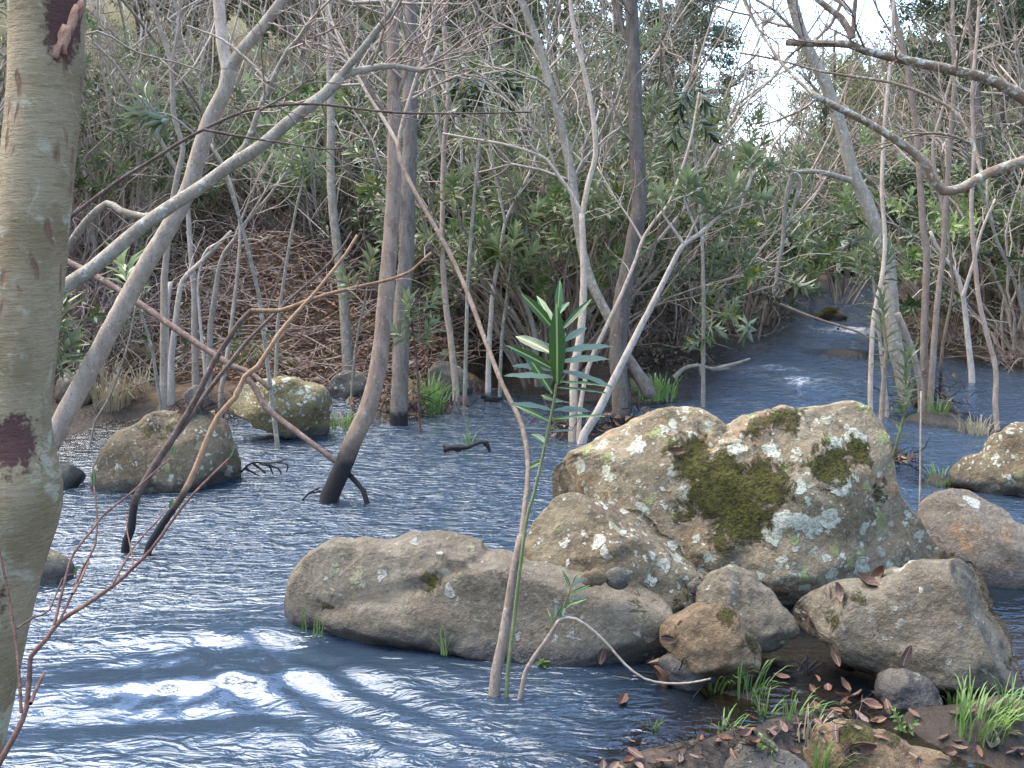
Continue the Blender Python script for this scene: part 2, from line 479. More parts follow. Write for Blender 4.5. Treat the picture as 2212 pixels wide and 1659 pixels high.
M['oleander'] = leafmat("oleander", (0.058, 0.088, 0.022), (0.135, 0.17, 0.05), (0.18, 0.215, 0.12), .40, .25, (0.26, 0.22, 0.05))
M['oleander_fresh'] = leafmat("oleander_fresh", (0.11, 0.18, 0.045), (0.21, 0.28, 0.085), (0.24, 0.30, 0.16), .38, .3)  # brighter green of fresh oleander leaves, their own colour
M['laurel'] = leafmat("laurel", (0.028, 0.048, 0.014), (0.07, 0.095, 0.028), (0.10, 0.12, 0.07), .34, .2)
M['scrub'] = leafmat("scrub", (0.09, 0.10, 0.035), (0.20, 0.19, 0.07), (0.19, 0.19, 0.10), .6, .35)
M['ivy'] = leafmat("ivy", (0.018, 0.04, 0.014), (0.05, 0.08, 0.025), (0.07, 0.1, 0.05), .32, .15)
M['big_leaf'] = bigleaf("big_leaf", (0.024, 0.062, 0.013), (0.20, 0.29, 0.25))
M['grass'] = leafmat("grass", (0.08, 0.16, 0.03), (0.18, 0.27, 0.07), (0.13, 0.22, 0.06), .5, .3, (0.38, 0.33, 0.18))
M['grass_dry'] = leafmat("grass_dry", (0.30, 0.24, 0.14), (0.40, 0.34, 0.22), (0.33, 0.28, 0.18), .7, .3, (0.12, 0.2, 0.05))

# ------------------------------------------------------------------ ground
def g2(x, y): return tuple(G(x, y)[:2])
WATER = [(-6, -8), (-4.6, 0), (-4.0, 3), (-3.7, 5.5), g2(60, 985), g2(250, 905), g2(330, 890), g2(500, 880), g2(720, 838), g2(860, 812),
         g2(960, 815), g2(1040, 772), g2(1090, 772), g2(1130, 835), g2(1250, 862), g2(1400, 850), g2(1500, 790), g2(1600, 738), g2(1690, 690), g2(1700, 655), g2(1830, 615),
         (9.6, 27), (11.5, 38), (15, 60), (19, 60), (14.5, 38), (11.4, 27), g2(1960, 645), g2(1990, 720), g2(2080, 768), g2(2212, 792),
         (6.6, 9.5), (6.6, 6), (5.0, 3.7), g2(2300, 1640), g2(2080, 1680), g2(1800, 1720), (0.5, 2.35), (0.2, 2.2), (-0.1, 0.6), (-0.6, -8)]
WATER = np.array(WATER)

def poly_sdf(P, poly):
    P = np.asarray(P, float); n = len(poly)
    dmin = np.full(len(P), 1e9); inside = np.zeros(len(P), bool)
    for i in range(n):
        a = poly[i]; b = poly[(i + 1) % n]; e = b - a
        w = P - a
        t = np.clip((w @ e) / (e @ e), 0, 1)
        dmin = np.minimum(dmin, np.linalg.norm(w - t[:, None] * e, axis=1))
        c = (a[1] <= P[:, 1]) != (b[1] <= P[:, 1])
        with np.errstate(divide='ignore', invalid='ignore'):
            xi = a[0] + (P[:, 1] - a[1]) * e[0] / e[1]
        inside ^= c & (P[:, 0] < xi)
    return np.where(inside, -dmin, dmin)

MUD = [(1400, 1690, .16, .08), (1500, 1665, .13, .08), (1600, 1625, .12, .075), (1700, 1590, .12, .07), (1780, 1570, .11, .06), (1560, 1495, .07, .045), (1625, 1505, .07, .04), (1408, 1575, .035, .03),
       (2100, 1585, .14, .08), (2190, 1570, .16, .10), (2010, 1560, .09, .04),
       (2040, 905, .3, .04), (2000, 905, .3, .06), (1920, 990, .22, .1), (1830, 765, .5, .12),
       (850, 893, .34, .16), (890, 870, .35, .2), (935, 880, .2, .12), (1240, 938, .2, .09), (1330, 925, .25, .07), (1385, 855, .4, .18), (1000, 835, .3, .12),
       (985, 968, .1, .03), (740, 915, .22, .06), (560, 800, .5, .2), (400, 880, .5, .15), (2110, 925, .3, .04), (2030, 1040, .25, .04)]
MUDW = [(G(a, b)[0], G(a, b)[1], r, h) for a, b, r, h in MUD]

def axis_x(y):
    return np.interp(y, [-8, 0, 6, 9, 13, 20, 38, 60, 200], [-3, -1.5, 0.5, 2.4, 4.0, 7.2, 13, 17, 40])

def ground_raw(P):
    """height without fine noise"""
    P = np.asarray(P, float)
    x, y = P[:, 0], P[:, 1]
    d = poly_sdf(P, WATER)
    h = np.where(d < 0, -0.03 - np.minimum(0.32, -d * 0.30), 0.0)
    o = np.maximum(d, 0)
    left = x < axis_x(y)
    back = (y < 3) & (x > -1.0)
    hl = 0.14 * np.minimum(o, 1.2) + 0.34 * np.clip(o - 1.2, 0, 9) + 0.55 * np.clip(o - 10.2, 0, 34)
    hr = 0.10 * np.minimum(o, 3) + 0.34 * np.clip(o - 3, 0, 5) + np.where(y < 6, .12, .55) * np.clip(o - 8, 0, 24) + .2 * np.clip(o - 25, 0, 60)
    ho = np.where(left & ~back, hl, hr)
    far = np.clip((y - 40) / 50, 0, 1) * np.where(x > .2 * y, 1.9, .6)
    ho = ho * (1 - .35 * far)
    h = np.where(d < 0, h, ho)
    sh = 1 / (1 + np.exp(-(x - .30 - .12 * (y - 2.5)) * 7)) / (1 + np.exp((y - 4.4) * 6))
    h = np.where(d < 0, h * (1 - sh) + np.maximum(h * .4, -.075) * sh, h)
    # the valley opens straight upstream
    gap = np.exp(-(((x / np.maximum(y, 1)) - .235) / .085) ** 2) * np.clip((y - 24) / 14, 0, 1)
    h = np.where(h > 0, h * (1 - .8 * gap), h)
    for bx, by, r, hh in MUDW:
        q = ((x - bx) ** 2 + (y - by) ** 2) / (r * r)
        h = np.where(q < 6, np.maximum(h, -0.35) + (np.maximum(hh - np.minimum(h, 0) - np.maximum(h, 0), 0)) * np.exp(-q * 1.0), h)
    # flood-debris bank on the left
    h = h + 0.95 * np.exp(-(((x + 2.55) / 1.5) ** 2 + ((y - 11.4) / 1.3) ** 2))
    return h, d

def ground_h(x, y):
    h, d = ground_raw(np.array([[x, y]]))
    return float(h[0])

def axis_grid(parts):
    out = [parts[0][0]]
    for a, b, s in parts:
        n = max(1, int(round((b - a) / s)))
        out += list(np.linspace(a, b, n + 1)[1:])
    return np.array(out)

gx = axis_grid([(-320, -60, 20), (-60, -16, 3), (-16, -5, .5), (-5, 7, .07), (7, 16, .4), (16, 60, 3), (60, 320, 20)])
gy = axis_grid([(-120, -20, 12), (-20, 1.5, 1.2), (1.5, 4.2, .035), (4.2, 12, .09), (12, 34, .4), (34, 80, 2.5), (80, 400, 16)])
X, Y = np.meshgrid(gx, gy)
pts = np.stack([X.ravel(), Y.ravel()], 1)
H, D = ground_raw(pts)
fine = np.empty(len(pts))
for i, (a, b) in enumerate(pts):
    s = 1.0 if abs(a) < 16 and b < 34 else 22.0
    fine[i] = mnoise.fractal((a * 1.7 / s, b * 1.7 / s, 3.1), 0.9, 2.1, 5) * (0.055 if s == 1 else 1.2)
damp = np.where(D < 0, .5, np.clip(.35 + D * .8, .35, 1.6))
H = H + fine * damp
nx, ny = len(gx), len(gy)
V = np.stack([pts[:, 0], pts[:, 1], H], 1)
i = np.arange(ny - 1)[:, None] * nx; j = np.arange(nx - 1)[None, :]
F = np.stack([i + j, i + j + 1, i + nx + j + 1, i + nx + j], -1).reshape(-1, 4)

def ground_mat():
    m, nt = new_mat("ground_soil")
    v = coords(nt, "Object")
    n1 = nz(nt, v, 1.2, 5, .6); n2 = nz(nt, v, 12, 6, .7); n3 = nz(nt, v, 45, 5, .7)
    vo = vor(nt, v, 30)
    sep = nd(nt, "ShaderNodeSeparateColor"); nt.links.new(vo.outputs["Color"], sep.inputs[0])
    c = mixc(nt, step(nt, n2, .35, .65), (0.045, 0.032, 0.022), (0.13, 0.085, 0.052))
    c = mixc(nt, mth(nt, 'MULTIPLY', step(nt, sep.outputs[0], .45, .8), .7), c, mixc(nt, sep.outputs[1], (0.20, 0.115, 0.06), (0.12, 0.075, 0.045)))
    c = mixc(nt, mth(nt, 'MULTIPLY', step(nt, n1, .5, .65), .55), c, (0.06, 0.075, 0.025))
    g = nd(nt, "ShaderNodeNewGeometry"); sp = nd(nt, "ShaderNodeSeparateXYZ"); nt.links.new(g.outputs["Position"], sp.inputs[0])
    wet = step(nt, sp.outputs[2], .13, .05)
    c = mixc(nt, mth(nt, 'MULTIPLY', wet, .88), c, (0.024, 0.018, 0.013))
    hill = step(nt, sp.outputs[2], 3.0, 5.5)
    c = mixc(nt, mth(nt, 'MULTIPLY', hill, .8), c, mixc(nt, n1, (0.11, 0.11, 0.045), (0.22, 0.20, 0.09)))
    h = mth(nt, 'ADD', n2, mth(nt, 'ADD', mth(nt, 'MULTIPLY', n3, .5), mth(nt, 'MULTIPLY', vo.outputs["Distance"], .6)))
    finish(nt, c, mth(nt, 'MULTIPLY_ADD', wet, -.4, .92), h, .8, .03, .3)
    return m
M['ground'] = ground_mat()
ground = link("ground", mesh_from("ground", V, F, M['ground']))
tag(ground, kind="structure")
tag(ground, "brown leaf-strewn soil of the stream bed, banks and valley sides")

GV = H.reshape(ny, nx)
def gh(x, y):
    """actual sheet height, bilinear"""
    a = np.clip(np.searchsorted(gx, x) - 1, 0, nx - 2); b = np.clip(np.searchsorted(gy, y) - 1, 0, ny - 2)
    tx = (x - gx[a]) / (gx[a + 1] - gx[a]); ty = (y - gy[b]) / (gy[b + 1] - gy[b])
    return float((GV[b, a] * (1 - tx) + GV[b, a + 1] * tx) * (1 - ty) + (GV[b + 1, a] * (1 - tx) + GV[b + 1, a + 1] * tx) * ty)

# ------------------------------------------------------------------ water
wx = axis_grid([(-7, -2.9, .12), (-2.9, 2.4, .021), (2.4, 6.5, .07), (6.5, 19, .5)])
wy = axis_grid([(-8, 2.0, .5), (2.0, 4.8, .018), (4.8, 9, .045), (9, 20, .11), (20, 60, 1)])
X, Y = np.meshgrid(wx, wy)
x = X.ravel(); y = Y.ravel()
def ridge(x, y, x0, y0, dx, dy, wid, sharp):
    pass
def sines(n, lam0, lam1, dirmain, spread, seed):
    g = np.random.default_rng(seed); z = np.zeros_like(x)
    for k in range(n):
        lam = math.exp(g.uniform(math.log(lam0), math.log(lam1))); a = dirmain + g.normal() * spread; ph = g.uniform(0, 6.28)
        kx, ky = math.cos(a) * 2 * PI / lam, math.sin(a) * 2 * PI / lam
        z += lam * np.sin(kx * x + ky * y + ph)
    return z / math.sqrt(n)
z = 0.016 * sines(20, .10, .42, math.radians(-100), .8, 1) + 0.010 * sines(26, .055, .12, math.radians(-100), 1.0, 2)
# standing waves where the current slides past the long boulder
cx, cy = G(430, 1470)[:2]
ca, sa = math.cos(math.radians(14)), math.sin(math.radians(14))
u = (x - cx) * ca + (y - cy) * sa; w = -(x - cx) * sa + (y - cy) * ca
env = np.exp(-(u / .85) ** 2 - (w / .62) ** 2)
warp = w + .07 * np.sin(u * 2.2 + .6) + .13 * u * u - .012 * np.sin(u * 6.1)
swell = .017 * np.sin(warp * 2 * PI / .46 + 1.1) + .0045 * np.sin(warp * 2 * PI / .20 + u * 2.3) + .0035 * np.sin(u * 2 * PI / .9 + warp * 5 + .8 * np.sin(u * 3.1)) + .003 * np.sin(u * 4.3 - warp * 9)
z = z * (1 - .75 * env) + env * (swell + .0010 * np.sin(u * 60 + warp * 30) + .0010 * np.sin(u * 34 - warp * 52))
# a second, weaker train running off to the lower right
c2 = G(760, 1520)[:2]
u2 = (x - c2[0]) * math.cos(-.7) + (y - c2[1]) * math.sin(-.7); w2 = -(x - c2[0]) * math.sin(-.7) + (y - c2[1]) * math.cos(-.7)
e2 = np.exp(-(u2 / .7) ** 2 - (w2 / .25) ** 2)
z += e2 * .010 * np.sin(w2 * 2 * PI / .17)
# quiet shallows on the right
quiet = 1 / (1 + np.exp(-(x - .25 - .15 * (y - 2.5)) * 6)) * 1 / (1 + np.exp((y - 4.3) * 5))
z *= 1 - .80 * quiet
# riffles upstream
foam = np.zeros_like(x)
for px, py, r, am in ((1740, 828, .50, .07), (1830, 716, .8, .09), (1690, 800, .6, .04), (1620, 790, .5, .03), (1770, 745, .8, .04), (720, 1065, .22, .03), (1580, 870, .5, .03), (1800, 690, .9, .05), (640, 1290, .14, .02), (1060, 870, .35, .03)):
    q = G(px, py)
    e = np.exp(-((x - q[0]) / (r * 1.1)) ** 2 - ((y - q[1]) / (r * .8)) ** 2)
    z += e * am * (.5 + .5 * np.sin(x * 9 + y * 5)) * .7
    foam += e * am * 11
z += np.clip((y - 9) / 10, 0, 1) * .012 * sines(12, .25, .7, math.radians(-110), .7, 5)
murk, _ = ground_raw(np.stack([x, y], 1))
murk = np.clip((-murk - .06) / .2, 0, 1)
i = np.arange(len(wy) - 1)[:, None] * len(wx); j = np.arange(len(wx) - 1)[None, :]
F = np.stack([i + j, i + j + 1, i + len(wx) + j + 1, i + len(wx) + j], -1).reshape(-1, 4)

def water_mat():
    m, nt = new_mat("stream_water")
    v = coords(nt, "Object"); va = coords(nt, "Object", (1.0, 2.6, 1))
    n1 = nz(nt, va, 6.5, 3, .5, 1.2); n2 = nz(nt, va, 22, 2, .5, .5)
    qa = nd(nt, "ShaderNodeAttribute"); qa.attribute_name = "calm"
    h = mth(nt, 'ADD', n1, mth(nt, 'MULTIPLY', n2, .13))
    bp = nd(nt, "ShaderNodeBump"); bp.inputs["Distance"].default_value = .060
    nt.links.new(mth(nt, 'MULTIPLY_ADD', qa.outputs["Fac"], -.62, .62), bp.inputs["Strength"]); nt.links.new(h, bp.inputs["Height"])
    fr = nd(nt, "ShaderNodeFresnel"); fr.inputs["IOR"].default_value = 1.6; nt.links.new(bp.outputs[0], fr.inputs["Normal"])
    gl = nd(nt, "ShaderNodeBsdfAnisotropic"); gl.inputs["Roughness"].default_value = .025; nt.links.new(bp.outputs[0], gl.inputs["Normal"])
    gl.inputs["Color"].default_value = (.86, .93, 1, 1)
    tr = nd(nt, "ShaderNodeBsdfTransparent"); tr.inputs[0].default_value = (.80, .76, .66, 1)
    df = nd(nt, "ShaderNodeBsdfDiffuse"); df.inputs[0].default_value = (0.024, 0.038, 0.056, 1)
    mk = nd(nt, "ShaderNodeAttribute"); mk.attribute_name = "murk"
    body = nd(nt, "ShaderNodeMixShader"); nt.links.new(mth(nt, 'MULTIPLY', mk.outputs["Fac"], .95), body.inputs[0])
    nt.links.new(tr.outputs[0], body.inputs[1]); nt.links.new(df.outputs[0], body.inputs[2])
    mx = nd(nt, "ShaderNodeMixShader"); nt.links.new(fr.outputs[0], mx.inputs[0]); nt.links.new(body.outputs[0], mx.inputs[1]); nt.links.new(gl.outputs[0], mx.inputs[2])
    fa = nd(nt, "ShaderNodeAttribute"); fa.attribute_name = "foam"
    fn = mth(nt, 'ADD', mth(nt, 'MULTIPLY', nz(nt, v, 4, 5, .8, 1.5), .6), mth(nt, 'MULTIPLY', nz(nt, va, 15, 5, .8, 1.0), .6))
    ff = step(nt, mth(nt, 'ADD', mth(nt, 'MULTIPLY', fa.outputs["Fac"], .26), fn), .76, 1.0)
    fd = nd(nt, "ShaderNodeBsdfDiffuse"); fd.inputs[0].default_value = (.78, .80, .83, 1)
    m2 = nd(nt, "ShaderNodeMixShader"); nt.links.new(mth(nt, 'MULTIPLY', ff, .8), m2.inputs[0]); nt.links.new(mx.outputs[0], m2.inputs[1]); nt.links.new(fd.outputs[0], m2.inputs[2])
    o = nd(nt, "ShaderNodeOutputMaterial"); nt.links.new(m2.outputs[0], o.inputs[0])
    return m
M['water'] = water_mat()
def set_attr(me, name, vals):
    a = me.attributes.new(name, 'FLOAT', 'POINT'); a.data.foreach_set("value", np.asarray(vals, dtype=np.float32))
wme = mesh_from("stream_water", np.stack([x, y, z], 1), F, M['water'])
set_attr(wme, "murk", murk); set_attr(wme, "foam", np.clip(foam, 0, 1.2)); set_attr(wme, "calm", np.clip(env * 1.0 + quiet * .75, 0, .94))
water = link("stream_water", wme)
tag(water, "rippling blue-grey stream flowing between the boulders and flooded stems", kind="structure")

# ------------------------------------------------------------------ boulders
SOLIDS = []     # (BVH) for resting small things on them
ICO = {}
def ico(n):
    if n not in ICO:
        bm = bmesh.new(); bmesh.ops.create_icosphere(bm, subdivisions=n, radius=1.0)
        ICO[n] = (np.array([v.co[:] for v in bm.verts]), np.array([[v.index for v in f.verts] for f in bm.faces])); bm.free()
    return ICO[n]

def hit(x, y, zdef=None):
    """first surface met along a sight line: boulders, then the ground / water level"""
    r = ray(x, y); r = Vector(r / np.linalg.norm(r))
    best = None
    for b in SOLIDS:
        h = b.ray_cast(Vector(EYE), r)
        if h[0] is not None and (best is None or h[3] < best[2]): best = (h[0], h[1], h[3])
    # march the ground sheet
    t = 1.8; p = None
    while t < 40:
        q = EYE + np.array(r) * t
        if q[2] <= max(gh(q[0], q[1]), 0.0 if zdef is None else zdef):
            p = q; break
        t += .01 if t < 6 else .04
    if p is not None and (best is None or t < best[2]): best = (Vector(p), Vector((0, 0, 1)), t)
    return np.array(best[0]), np.array(best[1])

def boulder(name, label, outline, depth, thick, mat, sub=5, rough=.035, facets=6, box=.75, moss=(), lichen=(), seed=0, cracks=(), tilt=0.0, cat="boulder", group=None, fine=.010):
    """outline: the boulder's contour along the sight lines; depth: metres to its middle; thick: half thickness / half width.
       The contour is one section of a closed solid that bulges towards and away from the viewer."""
    g = np.random.default_rng(seed + 11)
    O = np.array(outline, float)
    if depth is None:      # stand it on the ground seen just above its lower edge
        yb = O[:, 1].max(); xb = O[:, 0].mean()
        p, _ = hit(xb, yb - .12 * np.ptp(O[:, 1]))
        depth = float((p - EYE) @ FWD) + .02
    c = (O.min(0) + O.max(0)) / 2
    area = 0; cc = np.zeros(2)
    for k in range(len(O)):
        a, b = O[k], O[(k + 1) % len(O)]; cr = a[0] * b[1] - b[0] * a[1]; area += cr; cc += (a + b) * cr
    cc /= 3 * area
    c = cc
    rel = O - c
    th = np.arctan2(-rel[:, 1], rel[:, 0]); o = np.argsort(th); th = th[o]; rr = np.hypot(rel[o, 0], rel[o, 1])
    th2 = np.concatenate([th - 2 * PI, th, th + 2 * PI]); rr2 = np.tile(rr, 3)
    tt = np.linspace(-PI, PI, 361)
    R = np.interp(tt, th2, rr2)
    k = np.exp(-np.linspace(-1.6, 1.6, 11) ** 2); k /= k.sum()
    R = np.convolve(np.concatenate([R[-11:-1], R, R[1:11]]), k, 'same')[10:-10]
    S, F = ico(sub)
    mean = (O.max(0) - O.min(0)).mean() / 2 * depth / FPX
    T = thick * mean
    ang = np.arctan2(S[:, 2], S[:, 0]); rho = np.hypot(S[:, 0], S[:, 2])
    rp = np.sin(np.arcsin(np.clip(rho, 0, 1))) ** box
    Rv = np.interp(ang, tt, R) * depth / FPX
    px = np.cos(ang) * rp * Rv; pz = np.sin(ang) * rp * Rv
    py = np.sign(S[:, 1]) * np.abs(S[:, 1]) ** box * T
    P = np.stack([px, py, pz], 1)
    # a few broken faces on the near side
    for f in range(facets):
        n = g.normal(size=3); n[1] = -abs(n[1]) - .5; n /= np.linalg.norm(n)
        ext = (P @ n).max(); h = ext * g.uniform(.72, .9)
        s = P @ n - h
        m = s > 0
        q = P[m]; q[:, 1] -= (s[m] * .85) / n[1]
        q[:, 1] = np.minimum(q[:, 1], T * .2)
        P[m] = q
    ctr = U(c[0], c[1], depth)
    fw = ray(c[0], c[1]); fw /= np.linalg.norm(fw)
    rt = np.cross(fw, [0, 0, 1]); rt /= np.linalg.norm(rt); upv = np.cross(rt, fw)
    Wp = ctr + P[:, :1] * rt + P[:, 1:2] * fw + P[:, 2:3] * upv
    Wp = Wp + fw * (tilt * P[:, :1])
    nrm = P / (np.linalg.norm(P, axis=1)[:, None] + 1e-9)
    nw = nrm[:, :1] * rt + nrm[:, 1:2] * fw + nrm[:, 2:3] * upv
    sc = 1.6 / mean; so = seed * 7.3
    disp = np.array([mnoise.fractal((p[0] * sc + so, p[1] * sc, p[2] * sc), .8, 2.0, 4) for p in Wp]) * rough * mean * 2
    d2 = np.array([mnoise.fractal((p[0] * 11 + so, p[1] * 11, p[2] * 11), .7, 2.1, 4) for p in Wp]) * fine
    Wp = Wp + nw * (disp + d2)[:, None]
    # screen survey of the surface points for cracks and growth (positions on the rock itself)
    rel3 = Wp - EYE
    dd = rel3 @ FWD
    sx = 1106 + (rel3 @ RIGHT) / dd * FPX; sy = 829.5 - (rel3 @ UP) / dd * FPX
    front = P[:, 1] < T * .25
    for (x0, y0, x1, y1, wdt, dep) in cracks:
        e = np.array([x1 - x0, y1 - y0], float); L2 = e @ e
        t = np.clip(((sx - x0) * e[0] + (sy - y0) * e[1]) / L2, 0, 1)
        wob = np.array([mnoise.noise((a * 8, 3.3 + seed, 1.7)) for a in t]) * 9
        ds = np.hypot(sx - x0 - t * e[0], sy - y0 - t * e[1] + wob)
        Wp -= nw * (np.exp(-(ds / wdt) ** 2) * front * dep)[:, None]
    base = np.array([ctr[0], ctr[1], min(Wp[:, 2].min(), 0.0)])
    me = mesh_from(name, Wp - base, F, mat)
    mv = np.zeros(len(S)); lv = np.zeros(len(S))
    for (a, b, r, s) in moss: mv = np.maximum(mv, s * np.exp(-((sx - a) ** 2 + (sy - b) ** 2) / (r * r)) * front)
    for (a, b, r, s) in lichen: lv = np.maximum(lv, s * np.exp(-((sx - a) ** 2 + (sy - b) ** 2) / (r * r)) * front)
    set_attr(me, "moss", mv); set_attr(me, "lichen", lv)
    ob = link(name, me, loc=base)
    tag(ob, label, cat, group)
    SOLIDS.append(BVHTree.FromPolygons([Vector(p) for p in Wp.tolist()], F.tolist()))
    return ob

M['rock_main'] = rockmat("rock_main", (0.155, 0.118, 0.068), (0.245, 0.195, 0.125), 1.0, (0.54, 0.53, 0.39), (0.31, 0.33, 0.13), (0.24, 0.135, 0.062), .6, .6)
M['rock_grey'] = rockmat("rock_grey", (0.1050, 0.0854, 0.0574), (0.1505, 0.1274, 0.0910), .38, (0.36, 0.35, 0.29), (0.24, 0.23, 0.14), (0.20, 0.145, 0.09), .4, .5)
M['rock_mottled'] = rockmat("rock_mottled", (0.1080, 0.0800, 0.0464), (0.1600, 0.1280, 0.0800), .66, (0.48, 0.46, 0.36), (0.26, 0.25, 0.13), (0.19, 0.125, 0.065), .4, .55)
M['rock_brown'] = rockmat("rock_brown", (0.1105, 0.0731, 0.0391), (0.1615, 0.1173, 0.0697), .2, (0.34, 0.32, 0.26), (0.23, 0.21, 0.12), (0.21, 0.115, 0.055), .6, .55)
M['rock_dark'] = rockmat("rock_dark", (0.075, 0.066, 0.053), (0.125, 0.108, 0.086), .2, (0.40, 0.40, 0.35), (0.26, 0.27, 0.16), (0.2, 0.15, 0.1), .3, .5)
M['rock_yellow'] = rockmat("rock_yellow", (0.1350, 0.1035, 0.0450), (0.2070, 0.1665, 0.0900), .7, (0.50, 0.50, 0.42), (0.26, 0.24, 0.09), (0.15, 0.13, 0.04), .5, .5)

M['rock_rust'] = rockmat("rock_rust", (0.1080, 0.0864, 0.0624), (0.1600, 0.1344, 0.1024), .2, (0.34, 0.33, 0.28), (0.23, 0.21, 0.12), (0.22, 0.125, 0.062), .75, .45)
boulder("mossy_boulder", "largest boulder, tan with dark moss patch and many white lichen spots, in midstream",
        [(1172, 1050), (1185, 1015), (1265, 985), (1345, 935), (1400, 905), (1455, 893), (1520, 900), (1565, 918), (1600, 905), (1660, 888), (1730, 878), (1800, 863), (1850, 868), (1878, 905),
         (1893, 985), (1915, 1045), (1965, 1085), (2000, 1145), (2022, 1192), (1960, 1222), (1890, 1258), (1790, 1280), (1690, 1305), (1600, 1310), (1500, 1310), (1380, 1260), (1250, 1180), (1190, 1110)],
        4.5, .52, M['rock_main'], 6, .035, 8, .68, fine=.016,
        moss=[(1490, 990, 60, .9), (1560, 1050, 85, 1.0), (1650, 1050, 70, .9), (1600, 1120, 70, .95), (1800, 1005, 65, .8), (1850, 975, 45, .7), (1480, 1100, 45, .65), (1560, 1170, 50, .6), (1700, 900, 60, .6), (1630, 930, 50, .6), (1900, 1060, 40, .5)],
        lichen=[(1560, 970, 60, .7), (1465, 1050, 40, .5), (1800, 1110, 150, .5), (1700, 1220, 130, .6), (1900, 1120, 90, .5), (1300, 1020, 110, .3), (1950, 1170, 80, .5)], seed=1, cracks=[(1530, 910, 1470, 1010, 14, .03), (1560, 920, 1530, 960, 12, .03)])
boulder("round_boulder", "rounded brown boulder with white lichen flecks leaning on the mossy boulder's left",
        [(1128, 1180), (1150, 1140), (1200, 1078), (1225, 1066), (1280, 1080), (1350, 1103), (1425, 1142), (1480, 1188), (1508, 1235), (1497, 1290), (1450, 1345), (1390, 1380), (1300, 1330), (1200, 1290), (1130, 1240)],
        4.02, .62, M['rock_mottled'], 6, .03, 4, .78, moss=[(1480, 1290, 50, .4)], lichen=[(1230, 1075, 50, .7), (1370, 1120, 60, .6), (1450, 1180, 60, .6)], seed=2)
boulder("long_boulder", "long low grey boulder with a slanting crack, lying in the stream",
        [(598, 1275), (618, 1215), (650, 1178), (745, 1156), (830, 1162), (930, 1145), (1015, 1163), (1060, 1195), (1150, 1217), (1250, 1240), (1345, 1255), (1395, 1280), (1430, 1345), (1422, 1410), (1330, 1440), (1100, 1440), (900, 1425), (740, 1400), (640, 1370), (600, 1320)],
        3.92, .42, M['rock_grey'], 6, .022, 5, .66, tilt=-.30, lichen=[(700, 1190, 50, .4), (960, 1180, 50, .2)], moss=[(930, 1255, 28, .75), (690, 1310, 20, .6), (1380, 1300, 40, .5)], seed=3,
        cracks=[(680, 1318, 900, 1268, 12, .032), (900, 1268, 1050, 1195, 12, .02), (760, 1160, 740, 1225, 8, .02)])
boulder("angular_rock", "small pale angular rock with a dark crack wedged below the mossy boulder",
        [(1505, 1300), (1530, 1250), (1580, 1224), (1635, 1252), (1685, 1305), (1728, 1358), (1702, 1378), (1655, 1402), (1600, 1400), (1530, 1370)],
        3.74, .6, M['rock_grey'], 5, .04, 6, .7, lichen=[(1600, 1290, 60, .4)], seed=4, cracks=[(1598, 1245, 1595, 1320, 6, .03)], cat="rock")
boulder("brown_rock", "brown wedge-shaped mossy rock in front of the small angular rock",
        [(1432, 1360), (1470, 1325), (1530, 1306), (1585, 1310), (1610, 1350), (1640, 1400), (1632, 1450), (1560, 1460), (1470, 1440), (1430, 1400)],
        3.5, .55, M['rock_brown'], 5, .04, 5, .7, moss=[(1570, 1330, 30, .7), (1620, 1390, 30, .6), (1470, 1350, 25, .4)], seed=5, cat="rock")
boulder("slab_boulder", "broad tan slab boulder with black stains at the right, beneath the mossy boulder",
        [(1715, 1350), (1770, 1305), (1860, 1272), (1940, 1238), (2010, 1208), (2075, 1204), (2112, 1240), (2135, 1290), (2165, 1380), (2200, 1465), (2195, 1520), (2060, 1520), (1900, 1470), (1790, 1420), (1722, 1385)],
        3.55, .5, M['rock_grey'], 6, .03, 7, .6, moss=[(1850, 1300, 40, .55), (1800, 1340, 35, .55), (1900, 1360, 28, .5), (2140, 1330, 30, .5), (2180, 1430, 25, .5)], seed=6)
boulder("rusty_boulder", "grey and rust-brown boulder half hidden behind the slab at the right edge",
        [(1985, 1110), (2030, 1080), (2070, 1062), (2120, 1080), (2180, 1120), (2260, 1170), (2290, 1240), (2250, 1300), (2130, 1310), (2040, 1260), (2000, 1190)],
        4.6, .6, M['rock_rust'], 5, .025, 5, .74, moss=[(2040, 1195, 45, .45)], lichen=[(2080, 1080, 30, .5)], seed=7)
boulder("lichen_boulder", "knobbly boulder spotted with white lichen at the far right edge of the water",
        [(2060, 1035), (2085, 1005), (2125, 985), (2150, 940), (2185, 918), (2250, 925), (2300, 980), (2290, 1050), (2200, 1075), (2120, 1068), (2070, 1055)],
        6.0, .6, M['rock_mottled'], 5, .05, 5, .75, lichen=[(2150, 970, 70, .6), (2110, 1000, 40, .6)], seed=8)
boulder("midstream_boulder", "olive-brown domed boulder standing in the water at the left",
        [(205, 1025), (240, 955), (300, 912), (375, 893), (440, 895), (482, 915), (500, 965), (518, 1025), (505, 1070), (400, 1090), (300, 1085), (220, 1065)],
        6.2, .7, M['rock_mottled'], 5, .03, 5, .76, moss=[(330, 940, 60, .5), (370, 920, 40, .4)], seed=9)
boulder("yellow_boulder", "yellow-green boulder with a white lichen crust beside the left bank",
        [(500, 870), (512, 838), (560, 826), (600, 818), (660, 826), (702, 842), (712, 895), (703, 940), (650, 948), (590, 930), (540, 905), (508, 890)],
        7.5, .7, M['rock_yellow'], 5, .04, 8, .6, lichen=[(560, 850, 50, .9), (640, 850, 50, .8)], moss=[(680, 900, 30, .4)], seed=10)
boulder("bank_rock", "upright slate-grey rock between domed and yellow boulders",
        [(402, 870), (410, 838), (435, 832), (448, 858), (440, 900), (405, 900)], None, .6, M['rock_dark'], 4, .05, 6, .7, seed=12, cat="rock")
